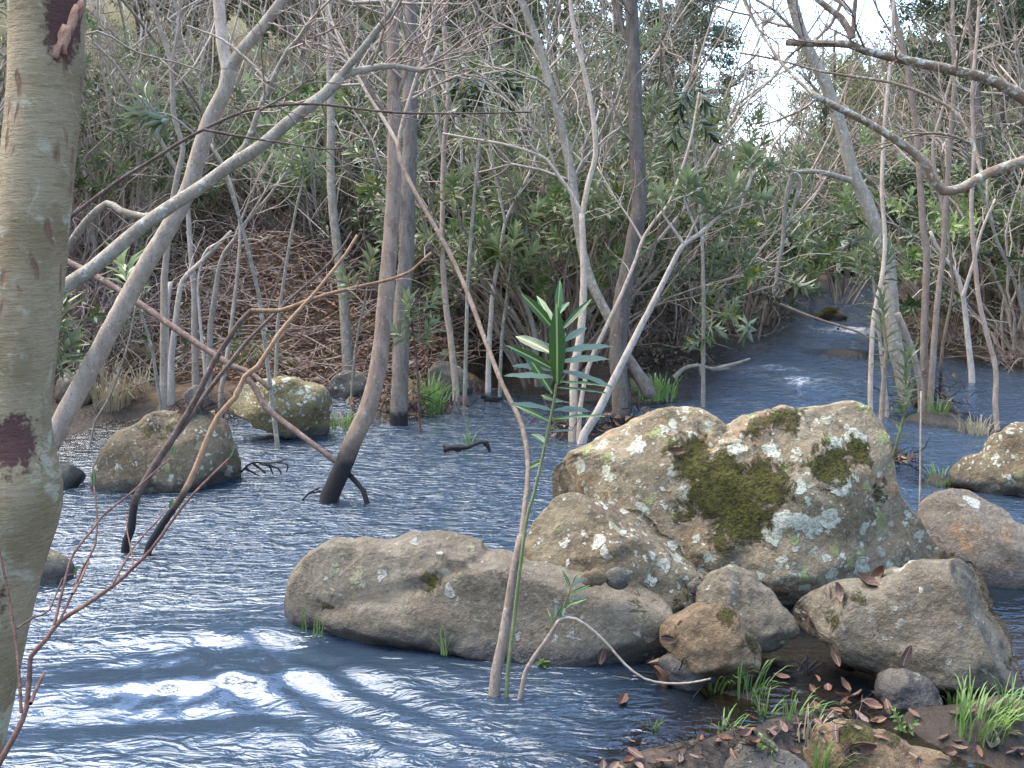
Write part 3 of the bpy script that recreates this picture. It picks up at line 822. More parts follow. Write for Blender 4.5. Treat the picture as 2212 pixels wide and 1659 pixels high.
boulder("bank_rock", "pale-topped rock by the foot of the leaning pale trunk",
        [(125, 830), (145, 803), (190, 798), (205, 820), (200, 880), (140, 885)], None, .6, M['rock_grey'], 4, .05, 5, .7, lichen=[(160, 805, 40, .8)], seed=13, cat="rock")
boulder("bank_rock", "brown block of rock on the bank right of the leaning pale trunk",
        [(270, 780), (290, 742), (340, 745), (350, 790), (320, 815), (275, 810)], None, .6, M['rock_brown'], 4, .05, 5, .7, seed=14, cat="rock")
boulder("low_rock", "flat dark rock awash beside the big left trunk",
        [(95, 1025), (120, 1008), (165, 1012), (185, 1028), (160, 1055), (100, 1055)], 6.1, .7, M['rock_dark'], 4, .05, 4, .75, seed=15, cat="rock")
boulder("low_rock", "smooth grey rock in the water behind the big left trunk's foot",
        [(40, 1240), (70, 1190), (105, 1182), (140, 1210), (155, 1245), (120, 1290), (50, 1290)], 4.5, .6, M['rock_grey'], 4, .04, 4, .75, seed=16, cat="rock")
boulder("bank_rock", "grey rounded rock in the root tangle behind the tall grass tuft",
        [(920, 815), (935, 785), (975, 782), (1005, 810), (1020, 845), (960, 860), (925, 850)], None, .6, M['rock_dark'], 4, .05, 4, .75, seed=17, cat="rock")
boulder("bank_rock", "dark rock with a white patch under the leafy stems left of the leaning brown trunk",
        [(710, 830), (730, 808), (760, 802), (795, 818), (800, 860), (730, 865), (708, 855)], None, .6, M['rock_dark'], 4, .05, 4, .75, lichen=[(735, 825, 20, .9)], seed=18, cat="rock")
boulder("far_rock", "mossy rock in the stream far upstream by the broken white stump",
        [(1760, 685), (1778, 668), (1800, 664), (1825, 680), (1830, 695), (1765, 697)], None, .6, M['rock_dark'], 4, .05, 4, .75, moss=[(1790, 665, 30, .7)], seed=19, cat="rock")
boulder("submerged_rock", "round dark wet rock in the shallows in front of the slab",
        [(1895, 1475), (1920, 1455), (1965, 1450), (2010, 1470), (2035, 1515), (1990, 1545), (1920, 1540), (1895, 1510)], 3.38, .8, M['rock_dark'], 5, .03, 3, .8, seed=20, cat="rock")
boulder("shore_rock", "small wet rock with a pale stripe in the shallows before the brown wedge rock",
        [(1425, 1435), (1450, 1412), (1500, 1402), (1540, 1415), (1552, 1450), (1520, 1480), (1450, 1475), (1425, 1455)], 3.5, .7, M['rock_dark'], 4, .04, 4, .75, seed=21, cat="rock")
boulder("shore_rock", "flat mossy tan rock along the bottom edge at the right",
        [(1745, 1640), (1765, 1595), (1810, 1578), (1880, 1582), (1960, 1600), (2030, 1608), (2042, 1640), (2030, 1720), (1880, 1740), (1760, 1720)], 2.78, .75, M['rock_brown'], 5, .025, 4, .72, moss=[(1850, 1582, 50, .7), (1930, 1592, 40, .6)], seed=22, cat="rock")
boulder("shore_rock", "smooth slate-blue rock among dead leaves on the bottom edge",
        [(1570, 1690), (1595, 1630), (1625, 1604), (1680, 1625), (1740, 1650), (1770, 1700), (1700, 1740), (1600, 1740)], 2.68, .75, M['rock_dark'], 5, .025, 4, .75, seed=23, cat="rock")
boulder("pebble", "grey pebble in the gap between round boulder and angular rock",
        [(1488, 1275), (1500, 1252), (1518, 1258), (1520, 1278), (1505, 1288)], 3.85, .8, M['rock_dark'], 3, .03, 2, .85, seed=24, cat="pebble")
boulder("pebble", "tan flat stone between the long boulder and the round boulder",
        [(1255, 1245), (1275, 1236), (1305, 1238), (1312, 1252), (1285, 1262), (1258, 1258)], 3.62, .8, M['rock_brown'], 3, .03, 2, .85, seed=25, cat="pebble")
boulder("pebble", "grey stone resting on the end of the long boulder",
        [(1305, 1250), (1320, 1228), (1350, 1232), (1360, 1262), (1330, 1272)], 3.64, .8, M['rock_dark'], 3, .03, 2, .85, seed=26, cat="pebble")
boulder("driftwood_log", "dark mossy driftwood log lodged by the multi-stemmed clump on the right",
        [(1985, 895), (2010, 882), (2070, 886), (2100, 895), (2085, 915), (2010, 918)], 8.5, .4, M['rock_dark'], 4, .06, 4, .8, moss=[(2040, 890, 50, .5)], seed=27, cat="log")
boulder("bank_rock", "low dark rock with dead leaves behind the mossy boulder's right shoulder",
        [(1990, 1095), (2010, 1070), (2040, 1058), (2078, 1068), (2070, 1090), (2020, 1105)], 5.5, .6, M['rock_dark'], 4, .05, 4, .75, moss=[(2010, 1080, 30, .6)], seed=28, cat="rock")


# ------------------------------------------------------------------ trees, stems and branches standing in view
def path_of(pts, d0, d1, w0, w1, step=.06, wob=0.0):
    """pts: sight-line points; depth runs d0 -> d1, drawn width w0 -> w1 (survey units)"""
    n = len(pts)
    P = np.array(pts, float)
    seg = np.concatenate([[0], np.cumsum(np.hypot(*np.diff(P[:, :2], axis=0).T))]); t = seg / seg[-1]
    W = []; R = []
    for k in range(n):
        d = P[k, 2] if P.shape[1] > 2 else d0 + (d1 - d0) * t[k]
        W.append(U(P[k, 0], P[k, 1], d)); R.append((w0 + (w1 - w0) * t[k]) * d / FPX / 2 * (.88 if w0 < 80 else 1.0))
    A, B = smooth_path(W, R, step=step)
    if wob: A = A + np.cumsum(rng.standard_normal(A.shape), 0) * 0 + rng.standard_normal(A.shape) * wob
    return A, B

def foot(path, depth=.35):
    """carry the lower end of a stem on down into the bed"""
    P, R = path
    d = P[0] - P[1]; d /= np.linalg.norm(d); d = d * .5 + np.array([0, 0, -.7]); d /= np.linalg.norm(d)
    z = gh(P[0][0], P[0][1])
    L = max(depth, P[0][2] - z + .12)
    q = [P[0] + d * L * f for f in (1, .66, .33)]
    return np.vstack([q, P]), np.concatenate([[R[0] * 1.35, R[0] * 1.2, R[0] * 1.08], R])

def base_of(path):
    i = int(np.argmin(path[0][:, 2])); return path[0][i]

def tree(name, label, cat, parts, mats, group=None, twigs=None, sides=10, knob=.03, rooted=True, loc=None):
    """parts: [(part name, path)], first is the main stem"""
    main = parts[0][1]
    if rooted: main = foot(main); parts = [(parts[0][0], main)] + parts[1:]
    b = base_of(main) if loc is None else np.array(loc)
    root = thing(name, b, label, cat, group)
    for k, (pn, p) in enumerate(parts):
        m = mats[k] if isinstance(mats, list) else mats
        link(pn, tube_mesh(pn, [p], m, sides if p[1].max() > .012 else 6, knob, b), root)
    if twigs:
        for tn, lst, m in twigs: tag(link(tn, tube_mesh(tn, lst, m, 4, 0, b), root), kind="stuff")
    return root, b

def crown(paths, count, length, radius, depth=2, lo=.45, seed=1, up=.25):
    g = np.random.default_rng(seed); out = []
    for p in paths: twig_tree(p, count, length, radius, depth, out, lo, (.45, 1.1), .32, up, g)
    return out

# --- the big near trunk at the left edge
tp = path_of([(-190, 2050, 2.25), (-95, 1640, 2.2), (-25, 1330, 2.2), (32, 1080, 2.2), (25, 900, 2.2), (48, 700, 2.2), (68, 500, 2.2), (92, 250, 2.2), (100, 100, 2.2), (104, -60, 2.2), (130, -420, 2.25), (100, -900, 2.4)], 0, 0, 168, 150, .03)
tp = (tp[0], tp[1] * (1 + .05 * np.sin(np.arange(len(tp[1])) * .09)))
Pn, Rn = tp
dist = np.linalg.norm(Pn - U(40, 1085, 2.2), axis=1); Rn = Rn * (1 + .16 * np.exp(-(dist / .09) ** 2))
side1 = path_of([(100, -60, 2.2), (0, -330, 2.3), (-130, -700, 2.5)], 0, 0, 95, 50)
side2 = path_of([(110, -200, 2.2), (330, -520, 2.4), (500, -900, 2.7)], 0, 0, 90, 40)
root, b = tree("near_tree", "thick pale-barked trunk with brown peeled patches at the left edge", "tree",
               [("trunk", (Pn, Rn)), ("branch", side1), ("branch", side2)], M['bark_near'], sides=44, knob=.004,
               twigs=[("twigs", crown([side1, side2, (Pn[-20:], Rn[-20:])], 7, .9, .012, 2, .2, 3), M['twig'])])
tm = [c for c in root.children if c.name.startswith('trunk')][0].data
co = np.empty(len(tm.vertices) * 3, np.float32); tm.vertices.foreach_get("co", co); co = co.reshape(-1, 3) + b
rel = co - EYE; dd = rel @ FWD; sx = 1106 + rel[:, 0] / dd * FPX; sy = 829.5 - (rel @ UP) / dd * FPX
near_side = dd < 2.2
pv = np.zeros(len(co))
for a, c, rx, ry, s in ((140, 45, 46, 95, 1.0), (30, 960, 50, 66, 1.0), (5, 1290, 14, 70, .5)):
    pv = np.maximum(pv, s * np.exp(-(((sx - a) / rx) ** 2 + ((sy - c) / ry) ** 2)) * near_side)
set_attr(tm, "patch", pv)
# real relief: low bumps, and the peeled areas lie a little deeper than the bark around them
dv = np.array([mnoise.fractal((p[0] * 16, p[1] * 16, p[2] * 5), .8, 2.1, 4) for p in co]) * .0035 - .004 * np.clip(pv * 2 - .6, 0, 1)
ax = np.array([Pn[np.argmin(np.abs(Pn[:, 2] - p[2]))] for p in co]); rd = co - ax; rd[:, 2] = 0; rd /= np.linalg.norm(rd, axis=1)[:, None] + 1e-6
tm.vertices.foreach_set("co", (co + rd * dv[:, None] - b).astype(np.float32).ravel()); tm.update()
set_attr(tm, "split", np.clip(1.15 - np.abs(sy - 380) / 330, 0, 1))
# curled flakes of bark still hanging on the peeled patch
def flake(x, y, L, W, tilt, parent, b0, dpt=2.135):
    g = np.random.default_rng(int(x * 7 + y)); n = 6; V = []; F = []
    for k in range(n):
        t = k / (n - 1) - .5
        for s in (-.5, 0, .5):
            V.append((s * W * (1 - .5 * abs(t) + g.uniform(-.25, .25)), -.25 * W * (s + .5) ** 2 * (1 + t), t * L))
    for k in range(n - 1):
        for s in range(2): F.append((k * 3 + s, k * 3 + s + 1, k * 3 + s + 4, k * 3 + s + 3))
    p = U(x, y, dpt)
    me = mesh_from("bark_flake", np.array(V), F, M['flake'])
    o = link("bark_flake", me, parent, Vector(p - b0)); o.rotation_euler = (0, tilt, 0)
    md = o.modifiers.new("thick", 'SOLIDIFY'); md.thickness = .0015
M['flake'] = bark("flake", (0.30, 0.15, 0.09), (0.42, 0.27, 0.19), (0.4, 0.3, 0.2), .05, 40, .6)
for q in ((158, 45, .07, .022, .35), (140, 85, .06, .03, .3), (125, 108, .035, .02, .5), (172, 20, .04, .018, .4)): flake(*q, root, b)

# --- pale leaning trunk that forks near the top
t1 = path_of([(70, 1025), (110, 955), (150, 880), (215, 757), (300, 600), (360, 500), (405, 415), (430, 330), (455, 255), (488, 190), (495, 135)], 6.2, 5.7, 50, 36)
f1 = path_of([(492, 150), (480, 90), (476, 40), (470, -20), (455, -150), (470, -330), (440, -520)], 5.7, 5.6, 31, 14)
f2 = path_of([(492, 150), (530, 100), (565, 60), (610, 0), (680, -100), (740, -260), (800, -450)], 5.7, 5.5, 30, 13)
tree("pale_leaning_tree", "pale smooth trunk leaning right from the left bank, forked near the top", "tree", [("trunk", t1), ("branch", f1), ("branch", f2)], M['bark_pale'], sides=14,
     twigs=[("twigs", crown([f1, f2], 10, 1.1, .012, 2, .25, 5), M['twig'])])

# --- long grey arching limb in front of it
a1 = path_of([(-420, 1420), (-330, 1120), (-160, 850), (0, 710), (95, 648), (200, 580), (270, 520), (340, 465), (440, 400), (500, 355), (560, 318), (640, 250), (700, 205), (735, 165)], 3.9, 4.1, 44, 28)
a2 = path_of([(728, 175), (755, 158), (800, 148), (850, 142), (905, 152), (930, 145), (948, 100)], 4.1, 4.2, 20, 9)
a3 = path_of([(735, 165), (780, 110), (830, 45), (862, 0), (900, -80), (960, -200)], 4.1, 4.0, 20, 8)
a4 = path_of([(430, 402), (480, 365), (530, 315), (560, 235), (585, 180), (620, 110), (665, 60), (680, 10), (690, -60)], 4.05, 4.2, 18, 6)
a5 = path_of([(580, 178), (530, 125), (480, 85), (430, 65), (405, 55)], 4.1, 4.3, 9, 4)
a6 = path_of([(345, 462), (310, 468), (260, 455), (232, 440), (190, 475), (150, 530), (110, 600)], 4.1, 4.4, 17, 20)
tree("arching_tree", "long grey mottled limb arching up right in front of the pale leaning trunk", "tree", [("limb", a1), ("branch", a2), ("branch", a3), ("branch", a4), ("branch", a5), ("branch", a6)], M['bark_grey'], sides=12,
     twigs=[("twigs", crown([a2, a3, a4], 9, .7, .006, 2, .3, 6), M['twig_brown'])])

# --- thin dark wands crossing the upper left
def wand(label, pts, d0, d1, w0, w1, mat, tw=0, seed=1, name="whip_sapling", cat="sapling", rooted=True, extra=None, tl=.35):
    p = path_of(pts, d0, d1, w0, w1, .05)
    parts = [("stem", p)] + [("side_branch", path_of(e[0], e[1], e[2], e[3], e[4], .05)) for e in (extra or [])]
    t = [("twigs", crown([q for _, q in parts], tw, tl, .0035, 2, .25, seed), M['twig_brown'])] if tw else None
    return tree(name, label, cat, parts, mat, twigs=t, sides=8, rooted=rooted)
wand("thin dark wand rising from behind the left trunk across the pale trunk's middle", [(-300, 1250), (-120, 800), (40, 560), (135, 482), (250, 395), (330, 345), (420, 290), (530, 240), (640, 225), (720, 228), (850, 243), (1000, 245), (1150, 242)], 3.5, 3.6, 15, 4, M['stick_dark'], 6, 21,
     extra=[([(440, 280), (520, 295), (620, 310), (700, 322), (770, 318)], 3.52, 3.5, 7, 3), ([(560, 238), (620, 205), (680, 160), (720, 100)], 3.55, 3.6, 6, 2)])
wand("brown wand slanting up from the big left trunk past its bark patch", [(-200, 1300), (-60, 700), (70, 300), (180, 75), (300, 115), (380, 135), (440, 155)], 3.2, 4.2, 12, 4, M['twig_brown'], 5, 22)
wand("slim forked pale stem behind the arching limb at upper left", [(355, 600), (368, 470), (383, 380), (395, 320), (376, 250), (369, 142), (345, 60), (325, -20), (300, -160)], 7.6, 7.2, 17, 8, M['bark_pale'], 8, 23, name="sapling", cat="sapling",
     extra=[([(383, 370), (340, 290), (300, 215), (250, 140), (190, 80)], 7.5, 7.2, 11, 5), ([(370, 140), (385, 60), (392, -40)], 7.3, 7.2, 9, 5)], tl=.6)

# --- dead pole slanting down into the water
p1 = path_of([(60, 505), (110, 545), (225, 608), (300, 655), (420, 738), (500, 790), (545, 830), (575, 880), (640, 932), (710, 985), (750, 1020), (785, 1060)], 6.9, 5.75, 18, 13)
p2 = path_of([(505, 792), (545, 808), (582, 840)], 6.15, 6.0, 16, 10)
dp = tree("dead_pole", "dead brown pole slanting from the left bank into the water by the leaning brown trunk", "branch", [("pole", (p1[0][::-1], p1[1][::-1])), ("stub", p2)], M['stick_dark'], sides=10)

# --- two dark forked stems rising from the water
s1 = path_of([(274, 1165), (284, 1139), (291, 1083), (320, 1029), (341, 994), (366, 958), (394, 912), (423, 862), (462, 781), (490, 738), (515, 699), (543, 671)], 4.9, 5.0, 21, 12)
s1b = path_of([(543, 671), (604, 671), (657, 653), (710, 635), (785, 617), (830, 607), (880, 590), (905, 570), (932, 545)], 5.0, 5.1, 12, 6)
s1c = path_of([(362, 962), (408, 905), (444, 852), (497, 784), (533, 738), (586, 685), (639, 635), (692, 589), (735, 540), (760, 500)], 4.95, 5.3, 14, 4)
tree("flooded_sapling", "dark forked stem standing in the water, its orange tip bending right", "sapling", [("stem", s1), ("branch", s1b), ("branch", s1c)], [M['stick_dark'], M['stick_orange'], M['stick_dark']], sides=10,
     twigs=[("twigs", crown([s1b, s1c], 5, .3, .004, 1, .3, 31), M['twig_brown'])])
s2 = path_of([(322, 1180), (351, 1132), (391, 1075), (423, 1012), (444, 958), (472, 898), (508, 859), (529, 813), (557, 791), (604, 720), (639, 678), (675, 639), (710, 596), (746, 550), (772, 508)], 4.85, 5.0, 19, 7)
tree("flooded_sapling", "thinner dark stem with a bare orange upper half, right of its forked neighbour", "sapling", [("stem", s2)], M['stick_orange'], sides=10)

# --- leaning brown trunk in midstream
h1 = path_of([(712, 1072), (735, 1020), (760, 960), (785, 905), (805, 850), (822, 760), (832, 650), (842, 540), (850, 420), (852, 300), (850, 150), (848, 0), (850, -200), (862, -500)], 5.78, 5.9, 46, 22)
h2 = path_of([(850, 260), (800, 200), (770, 120), (750, 20), (700, -120)], 5.85, 6.0, 12, 6)
h3 = path_of([(850, 240), (880, 150), (930, 60), (960, -40)], 5.85, 5.7, 12, 6)
tree("leaning_tree", "slender brown trunk leaning out of the water left of centre, dark wet foot", "tree", [("trunk", h1), ("branch", h2), ("branch", h3)], M['bark_brown'], sides=16,
     twigs=[("twigs", crown([h2, h3, (h1[0][-40:], h1[1][-40:])], 8, .8, .009, 2, .2, 7), M['twig_brown'])])

# --- arching sapling and its green neighbour in the foreground
i0 = path_of([(1072, 1452), (1085, 1390), (1100, 1300), (1112, 1225), (1126, 1158)], 3.42, 3.44, 28, 19)
i1 = path_of([(1124, 1170), (1134, 1090), (1141, 1010), (1128, 920), (1085, 830), (1050, 740), (1005, 620), (960, 525), (905, 430), (866, 350), (858, 300)], 3.44, 4.4, 13, 11)
i2 = path_of([(860, 310), (872, 255), (905, 150), (925, 90), (940, 10), (965, -90), (980, -220)], 4.4, 4.6, 10, 5)
i3 = path_of([(860, 312), (830, 260), (798, 210), (770, 160), (745, 110), (715, 40), (700, -60)], 4.4, 4.6, 10, 4)
root, b = tree("arching_sapling", "thin brown sapling arching up left from a thick tan stub in the foreground water", "sapling", [("stub", i0), ("stem", i1), ("branch", i2), ("branch", i3)], [M['bark_tan'], M['bark_brown'], M['bark_pale'], M['bark_pale']], sides=12,
               twigs=[("twigs", crown([i2, i3], 7, .5, .005, 2, .2, 8), M['twig'])])

# big hand-placed leaves: shared lance-shaped blades
def leaf_blade(name, wide, droop, n=9, mat=None):
    V = []; F = []
    for k in range(n):
        t = k / (n - 1)
        w = wide * (math.sin(PI * min(1, t * .93 + .05)) ** .8) * (1 if t < .98 else .1)
        zc = -droop * t * t
        for s in (-1, -.5, 0, .5, 1):
            V.append((s * w / 2, t, zc + abs(s) * w * .16 + (0.012 * math.sin(t * 17 + s) if abs(s) == 1 else 0)))
    for k in range(n - 1):
        for s in range(4): F.append((k * 5 + s, k * 5 + s + 1, k * 5 + s + 6, k * 5 + s + 5))
    return mesh_from(name, np.array(V), F, mat)
BL = [leaf_blade("leaf", .165, .13, mat=M['big_leaf']), leaf_blade("leaf", .205, .18, mat=M['big_leaf']), leaf_blade("leaf", .13, .06, mat=M['big_leaf']), leaf_blade("leaf", .34, .12, mat=M['big_leaf'])]
def put_leaf(parent, origin, p0, p1, kind=0, face=-1, roll=0.0):
    """blade from p0 to p1; face: +1 upper side towards the sky, -1 upper side towards the viewer, 0 underside to viewer"""
    p0 = Vector(p0); p1 = Vector(p1); yv = (p1 - p0); L = yv.length; yv.normalize()
    view = (Vector(EYE) - p0).normalized()
    n = {1: Vector((0, 0, 1)) * .9 + view * .25, -1: view * .9 + Vector((0, 0, .4)), 0: -view * .6 + Vector((0, 0, .5))}[face]
    n = n + Vector((math.sin(roll), 0, math.cos(roll) * .2)) * .25
    xv = yv.cross(n).normalized(); zv = xv.cross(yv)
    o = link("leaf", BL[kind], parent)
    o.matrix_local = Matrix.Translation(p0 - Vector(origin)) @ Matrix((xv, yv, zv)).transposed().to_4x4() @ Matrix.Scale(L, 4)
    return o

def zz(x, y, ox, oy): return (ox + x * .35513, oy + y * .35513)
gs = path_of([(1097, 1448), (1108, 1360), (1122, 1240), (1138, 1120), (1154, 1065), (1172, 987), (1185, 923), (1195, 877), (1201, 834), (1203, 800), (1204, 745), (1206, 690)], 3.40, 3.40, 10, 6, .03)
root, b = tree("oleander_shoot", "upright green leafy shoot with long lance leaves in the centre foreground", "plant", [("stem", gs)], M['green_stem'], sides=8, knob=.02)
LV = [((1400, 380), (1415, 150), 1, -1), ((1390, 480), (1280, 220), 0, -1), ((1375, 455), (1218, 245), 1, -1), ((1425, 460), (1602, 258), 0, -1), ((1415, 360), (1472, 262), 0, -1),
      ((1398, 790), (1400, 325), 1, -1), ((1402, 690), (1455, 470), 0, -1), ((1372, 605), (1128, 462), 1, -1), ((1378, 700), (1115, 548), 0, -1), ((1368, 845), (1188, 560), 0, -1),
      ((1382, 570), (1235, 500), 0, 0), ((1440, 530), (1592, 420), 0, 0), ((1420, 590), (1725, 535), 0, 0), ((1415, 655), (1692, 610), 0, 0), ((1410, 710), (1765, 775), 0, 0),
      ((1405, 775), (1712, 788), 2, 1), ((1385, 705), (1145, 655), 0, 0), ((1380, 750), (1065, 720), 2, 0), ((1390, 810), (1722, 832), 2, 1), ((1372, 950), (1120, 880), 0, 0),
      ((1378, 950), (1620, 925), 0, 0), ((1352, 1015), (1148, 908), 0, -1), ((1360, 1005), (1692, 962), 2, 1), ((1342, 1065), (1158, 1038), 2, 1), ((1350, 1080), (1505, 1062), 2, 0),
      ((1332, 1155), (1238, 1058), 1, -1), ((1335, 1172), (1475, 1150), 2, 1), ((1385, 890), (1300, 850), 3, -1), ((1385, 900), (1460, 880), 3, -1), ((1330, 1170), (1290, 1160), 2, 1), ((1350, 1060), (1420, 990), 0, -1)]
for k, (p, q, kd, fc) in enumerate(LV):
    a = zz(*p, 707, 549.9); c = zz(*q, 707, 549.9)
    dz = .13 * math.sin(k * 2.1)
    put_leaf(root, b, U(a[0], a[1], 3.40), U(c[0], c[1], 3.40 + dz), kd, fc, k * 1.3)
put_leaf(root, b, U(1143, 1010, 3.43), U(1166, 997, 3.40), 3, -1)

j1 = path_of([(1135, 1452), (1150, 1425), (1175, 1390), (1195, 1360), (1205, 1342)], 3.38, 3.36, 12, 9, .02)
j2 = path_of([(1203, 1345), (1215, 1336), (1245, 1337), (1285, 1365), (1320, 1400), (1350, 1435), (1392, 1466), (1440, 1476), (1490, 1475), (1535, 1466)], 3.36, 3.28, 8, 5, .03)
j3 = path_of([(1205, 1342), (1215, 1315), (1228, 1285), (1235, 1262)], 3.36, 3.36, 5, 3, .02)
root, b = tree("bent_sprig", "small leafy sprig beside the tan stub with a bare twig arching to the right", "plant", [("stem", j1), ("twig", j2), ("shoot", j3)], [M['bark_tan'], M['bark_pale'], M['green_stem']], sides=8, knob=.02)
for k, (p, q, kd, fc) in enumerate([((1480, 560), (1432, 455), 0, -1), ((1490, 560), (1525, 475), 1, -1), ((1490, 545), (1585, 490), 0, 0), ((1475, 600), (1600, 540), 0, -1), ((1475, 640), (1595, 595), 2, 0), ((1460, 670), (1565, 628), 0, -1),
                                    ((1450, 690), (1500, 640), 1, -1), ((1385, 740), (1395, 655), 0, 0), ((1395, 745), (1440, 670), 1, -1), ((1370, 790), (1340, 690), 2, -1), ((1400, 750), (1520, 712), 2, 0), ((1370, 800), (1355, 720), 0, -1)]):
    a = zz(*p, 707, 1069.9); c = zz(*q, 707, 1069.9)
    put_leaf(root, b, U(a[0], a[1], 3.36), U(c[0], c[1], 3.36 + .04 * math.sin(k * 2.3)), kd, fc, k)

# --- reddish twigs poking up at the lower left
def tw(pts, w0, w1, d0=1.75, d1=1.9): return path_of(pts, d0, d1, w0, w1, .03)
m0 = tw([(-60, 1760), (0, 1645), (36, 1581), (57, 1528), (64, 1453), (67, 1418), (99, 1382), (128, 1343), (178, 1311), (245, 1265), (288, 1226), (327, 1187), (373, 1123), (415, 1070), (495, 990)], 17, 5)
parts = [("stem", m0), ("twig", tw([(117, 1350), (142, 1247), (160, 1194), (202, 1141), (227, 1109), (277, 1070), (345, 1010), (375, 985)], 8, 4)),
         ("twig", tw([(128, 1343), (156, 1283), (180, 1225), (206, 1176), (209, 1105), (203, 1050)], 7, 4)),
         ("twig", tw([(46, 1540), (39, 1425), (32, 1372), (21, 1300), (0, 1194), (-12, 1120)], 9, 5)),
         ("twig", tw([(66, 1520), (82, 1480), (96, 1453)], 10, 7)), ("twig", tw([(36, 1358), (70, 1335), (107, 1318), (135, 1250), (165, 1240)], 6, 3)),
         ("twig", tw([(156, 1283), (175, 1250), (192, 1212)], 8, 5)), ("twig", tw([(288, 1226), (283, 1185), (275, 1150), (272, 1110)], 5, 3)), ("twig", tw([(240, 1268), (290, 1180), (340, 1125), (362, 1095)], 6, 3))]
root, b = tree("budding_shrub", "thin reddish budding twigs forking at the lower left corner", "shrub", parts, M['twig_red'], sides=7, knob=.04)
for p, q in (((203, 1048), (203, 1018)), ((375, 985), (378, 962)), ((366, 1098), (374, 1078)), ((495, 990), (503, 975)), ((160, 1240), (168, 1222))):
    put_leaf(root, b, U(p[0], p[1], 1.9), U(q[0], q[1], 1.9), 3, -1)

# --- right: lichened overhanging tree, trunk just out of view
o1 = path_of([(2520, 330), (2400, 290), (2290, 250), (2212, 213), (2154, 178), (2066, 153), (1959, 131), (1870, 110), (1835, 96), (1782, 94), (1698, 92)], 3.7, 3.9, 36, 15)
o2 = path_of([(1842, 82), (1817, 39), (1767, 0), (1720, -60), (1650, -180)], 3.85, 3.9, 17, 8)
o3 = path_of([(1842, 82), (1845, 30), (1848, 0), (1860, -120), (1900, -260)], 3.85, 3.7, 13, 6)
o4 = path_of([(2540, 240), (2380, 300), (2290, 325), (2212, 348), (2137, 373), (2080, 405), (2037, 412), (2012, 380), (1995, 348), (1941, 305), (1870, 263), (1799, 227), (1753, 202)], 3.6, 3.5, 34, 15)
o5 = path_of([(2122, 380), (2105, 320), (2094, 291), (2066, 245), (2012, 210), (1924, 178), (1782, 156), (1675, 128), (1597, 114)], 3.55, 3.8, 11, 5)
o6 = path_of([(2100, 312), (2070, 298), (2030, 288), (1990, 290), (1952, 298), (1925, 312), (1892, 323)], 3.6, 3.7, 9, 4)
o7 = path_of([(1765, 212), (1740, 232), (1700, 252), (1640, 274)], 3.5, 3.5, 7, 4)
o8 = path_of([(1755, 203), (1700, 150), (1650, 80), (1610, 10), (1590, -60)], 3.5, 3.9, 9, 5)
otk = path_of([(2560, 2350), (2540, 1600), (2530, 900), (2525, 330), (2500, -300), (2450, -900)], 3.7, 3.7, 90, 45)
tree("overhanging_tree", "lichen-crusted bare limbs reaching in from the right edge over the stream", "tree",
     [("trunk", otk), ("limb", o1), ("branch", o2), ("branch", o3), ("limb", o4), ("branch", o5), ("branch", o6), ("twig", o7), ("branch", o8)], M['bark_lichen'], sides=14, knob=.05,
     twigs=[("twigs", crown([o2, o3, o8], 8, .6, .006, 2, .2, 9) + crown([o1], 8, .45, .005, 2, .5, 10) + crown([o5, o6], 5, .3, .003, 1, .2, 12), M['twig_brown'])])

# --- right: leaning tree with a broken drooping branch
c1 = path_of([(1960, 862), (1945, 790), (1934, 745), (1924, 640), (1917, 568), (1888, 479), (1860, 410), (1842, 373), (1814, 266), (1782, 178), (1739, 89), (1711, 0), (1690, -120), (1640, -320), (1600, -560)], 8.9, 8.6, 38, 18)
c2 = path_of([(1838, 390), (1790, 376), (1764, 371), (1721, 371), (1697, 366)], 8.7, 8.6, 15, 8)
c3 = path_of([(1712, 372), (1702, 410), (1696, 444), (1693, 497), (1690, 530), (1682, 568), (1672, 640)], 8.6, 8.7, 13, 7)
c4b = path_of([(1724, 376), (1728, 395), (1718, 430), (1711, 462), (1695, 500)], 8.6, 8.65, 8, 5)
c5 = path_of([(1800, 240), (1775, 215), (1760, 190), (1720, 150)], 8.6, 8.4, 10, 4)
tree("leaning_alder", "mossy trunk leaning left over the stream with a broken branch drooping from it", "tree", [("trunk", c1), ("branch", c2), ("broken_branch", c3), ("twig", c4b), ("branch", c5)], M['bark_grey'], sides=14,
     twigs=[("twigs", crown([(c1[0][-60:], c1[1][-60:])], 16, 1.4, .014, 2, .2, 13) + crown([c2, c3, c5], 5, .4, .006, 2, .2, 14), M['twig'])])

# --- right clump: single stems, each its own
def stem(label, pts, d0, d1, w0, w1, mat, tw=6, seed=1, extra=None, tl=.6, name="sapling"):
    p = path_of(pts, d0, d1, w0, w1)
    parts = [("stem", p)] + [("branch", path_of(e[0], e[1], e[2], e[3], e[4])) for e in (extra or [])]
    t = [("twigs", crown([q for _, q in parts], tw, tl, .006, 2, .45, seed), M['twig'])] if tw else None
    return tree(name, label, "sapling", parts, mat, sides=10, twigs=t)
stem("straight brown stem in the right clump, thickest of the upright pair", [(2000, 880), (1998, 834), (1996, 727), (2002, 550), (1995, 500), (1988, 400), (1980, 284), (1968, 200), (1959, 142), (1940, 60), (1924, -20), (1900, -200)], 8.6, 8.5, 19, 11, M['bark_tan'], 8, 41)
stem("brown stem in the right clump forking beside its straight neighbour", [(2008, 890), (2012, 830), (2016, 763), (2025, 650), (2037, 550), (2041, 462), (2048, 370), (2055, 260), (2062, 178), (2058, 60), (2060, -60), (2070, -240)], 8.5, 8.4, 16, 8, M['bark_tan'], 8, 42,
     extra=[([(2041, 462), (2015, 330), (2035, 240), (2060, 150), (2085, 60), (2100, -40)], 8.5, 8.2, 9, 5)])
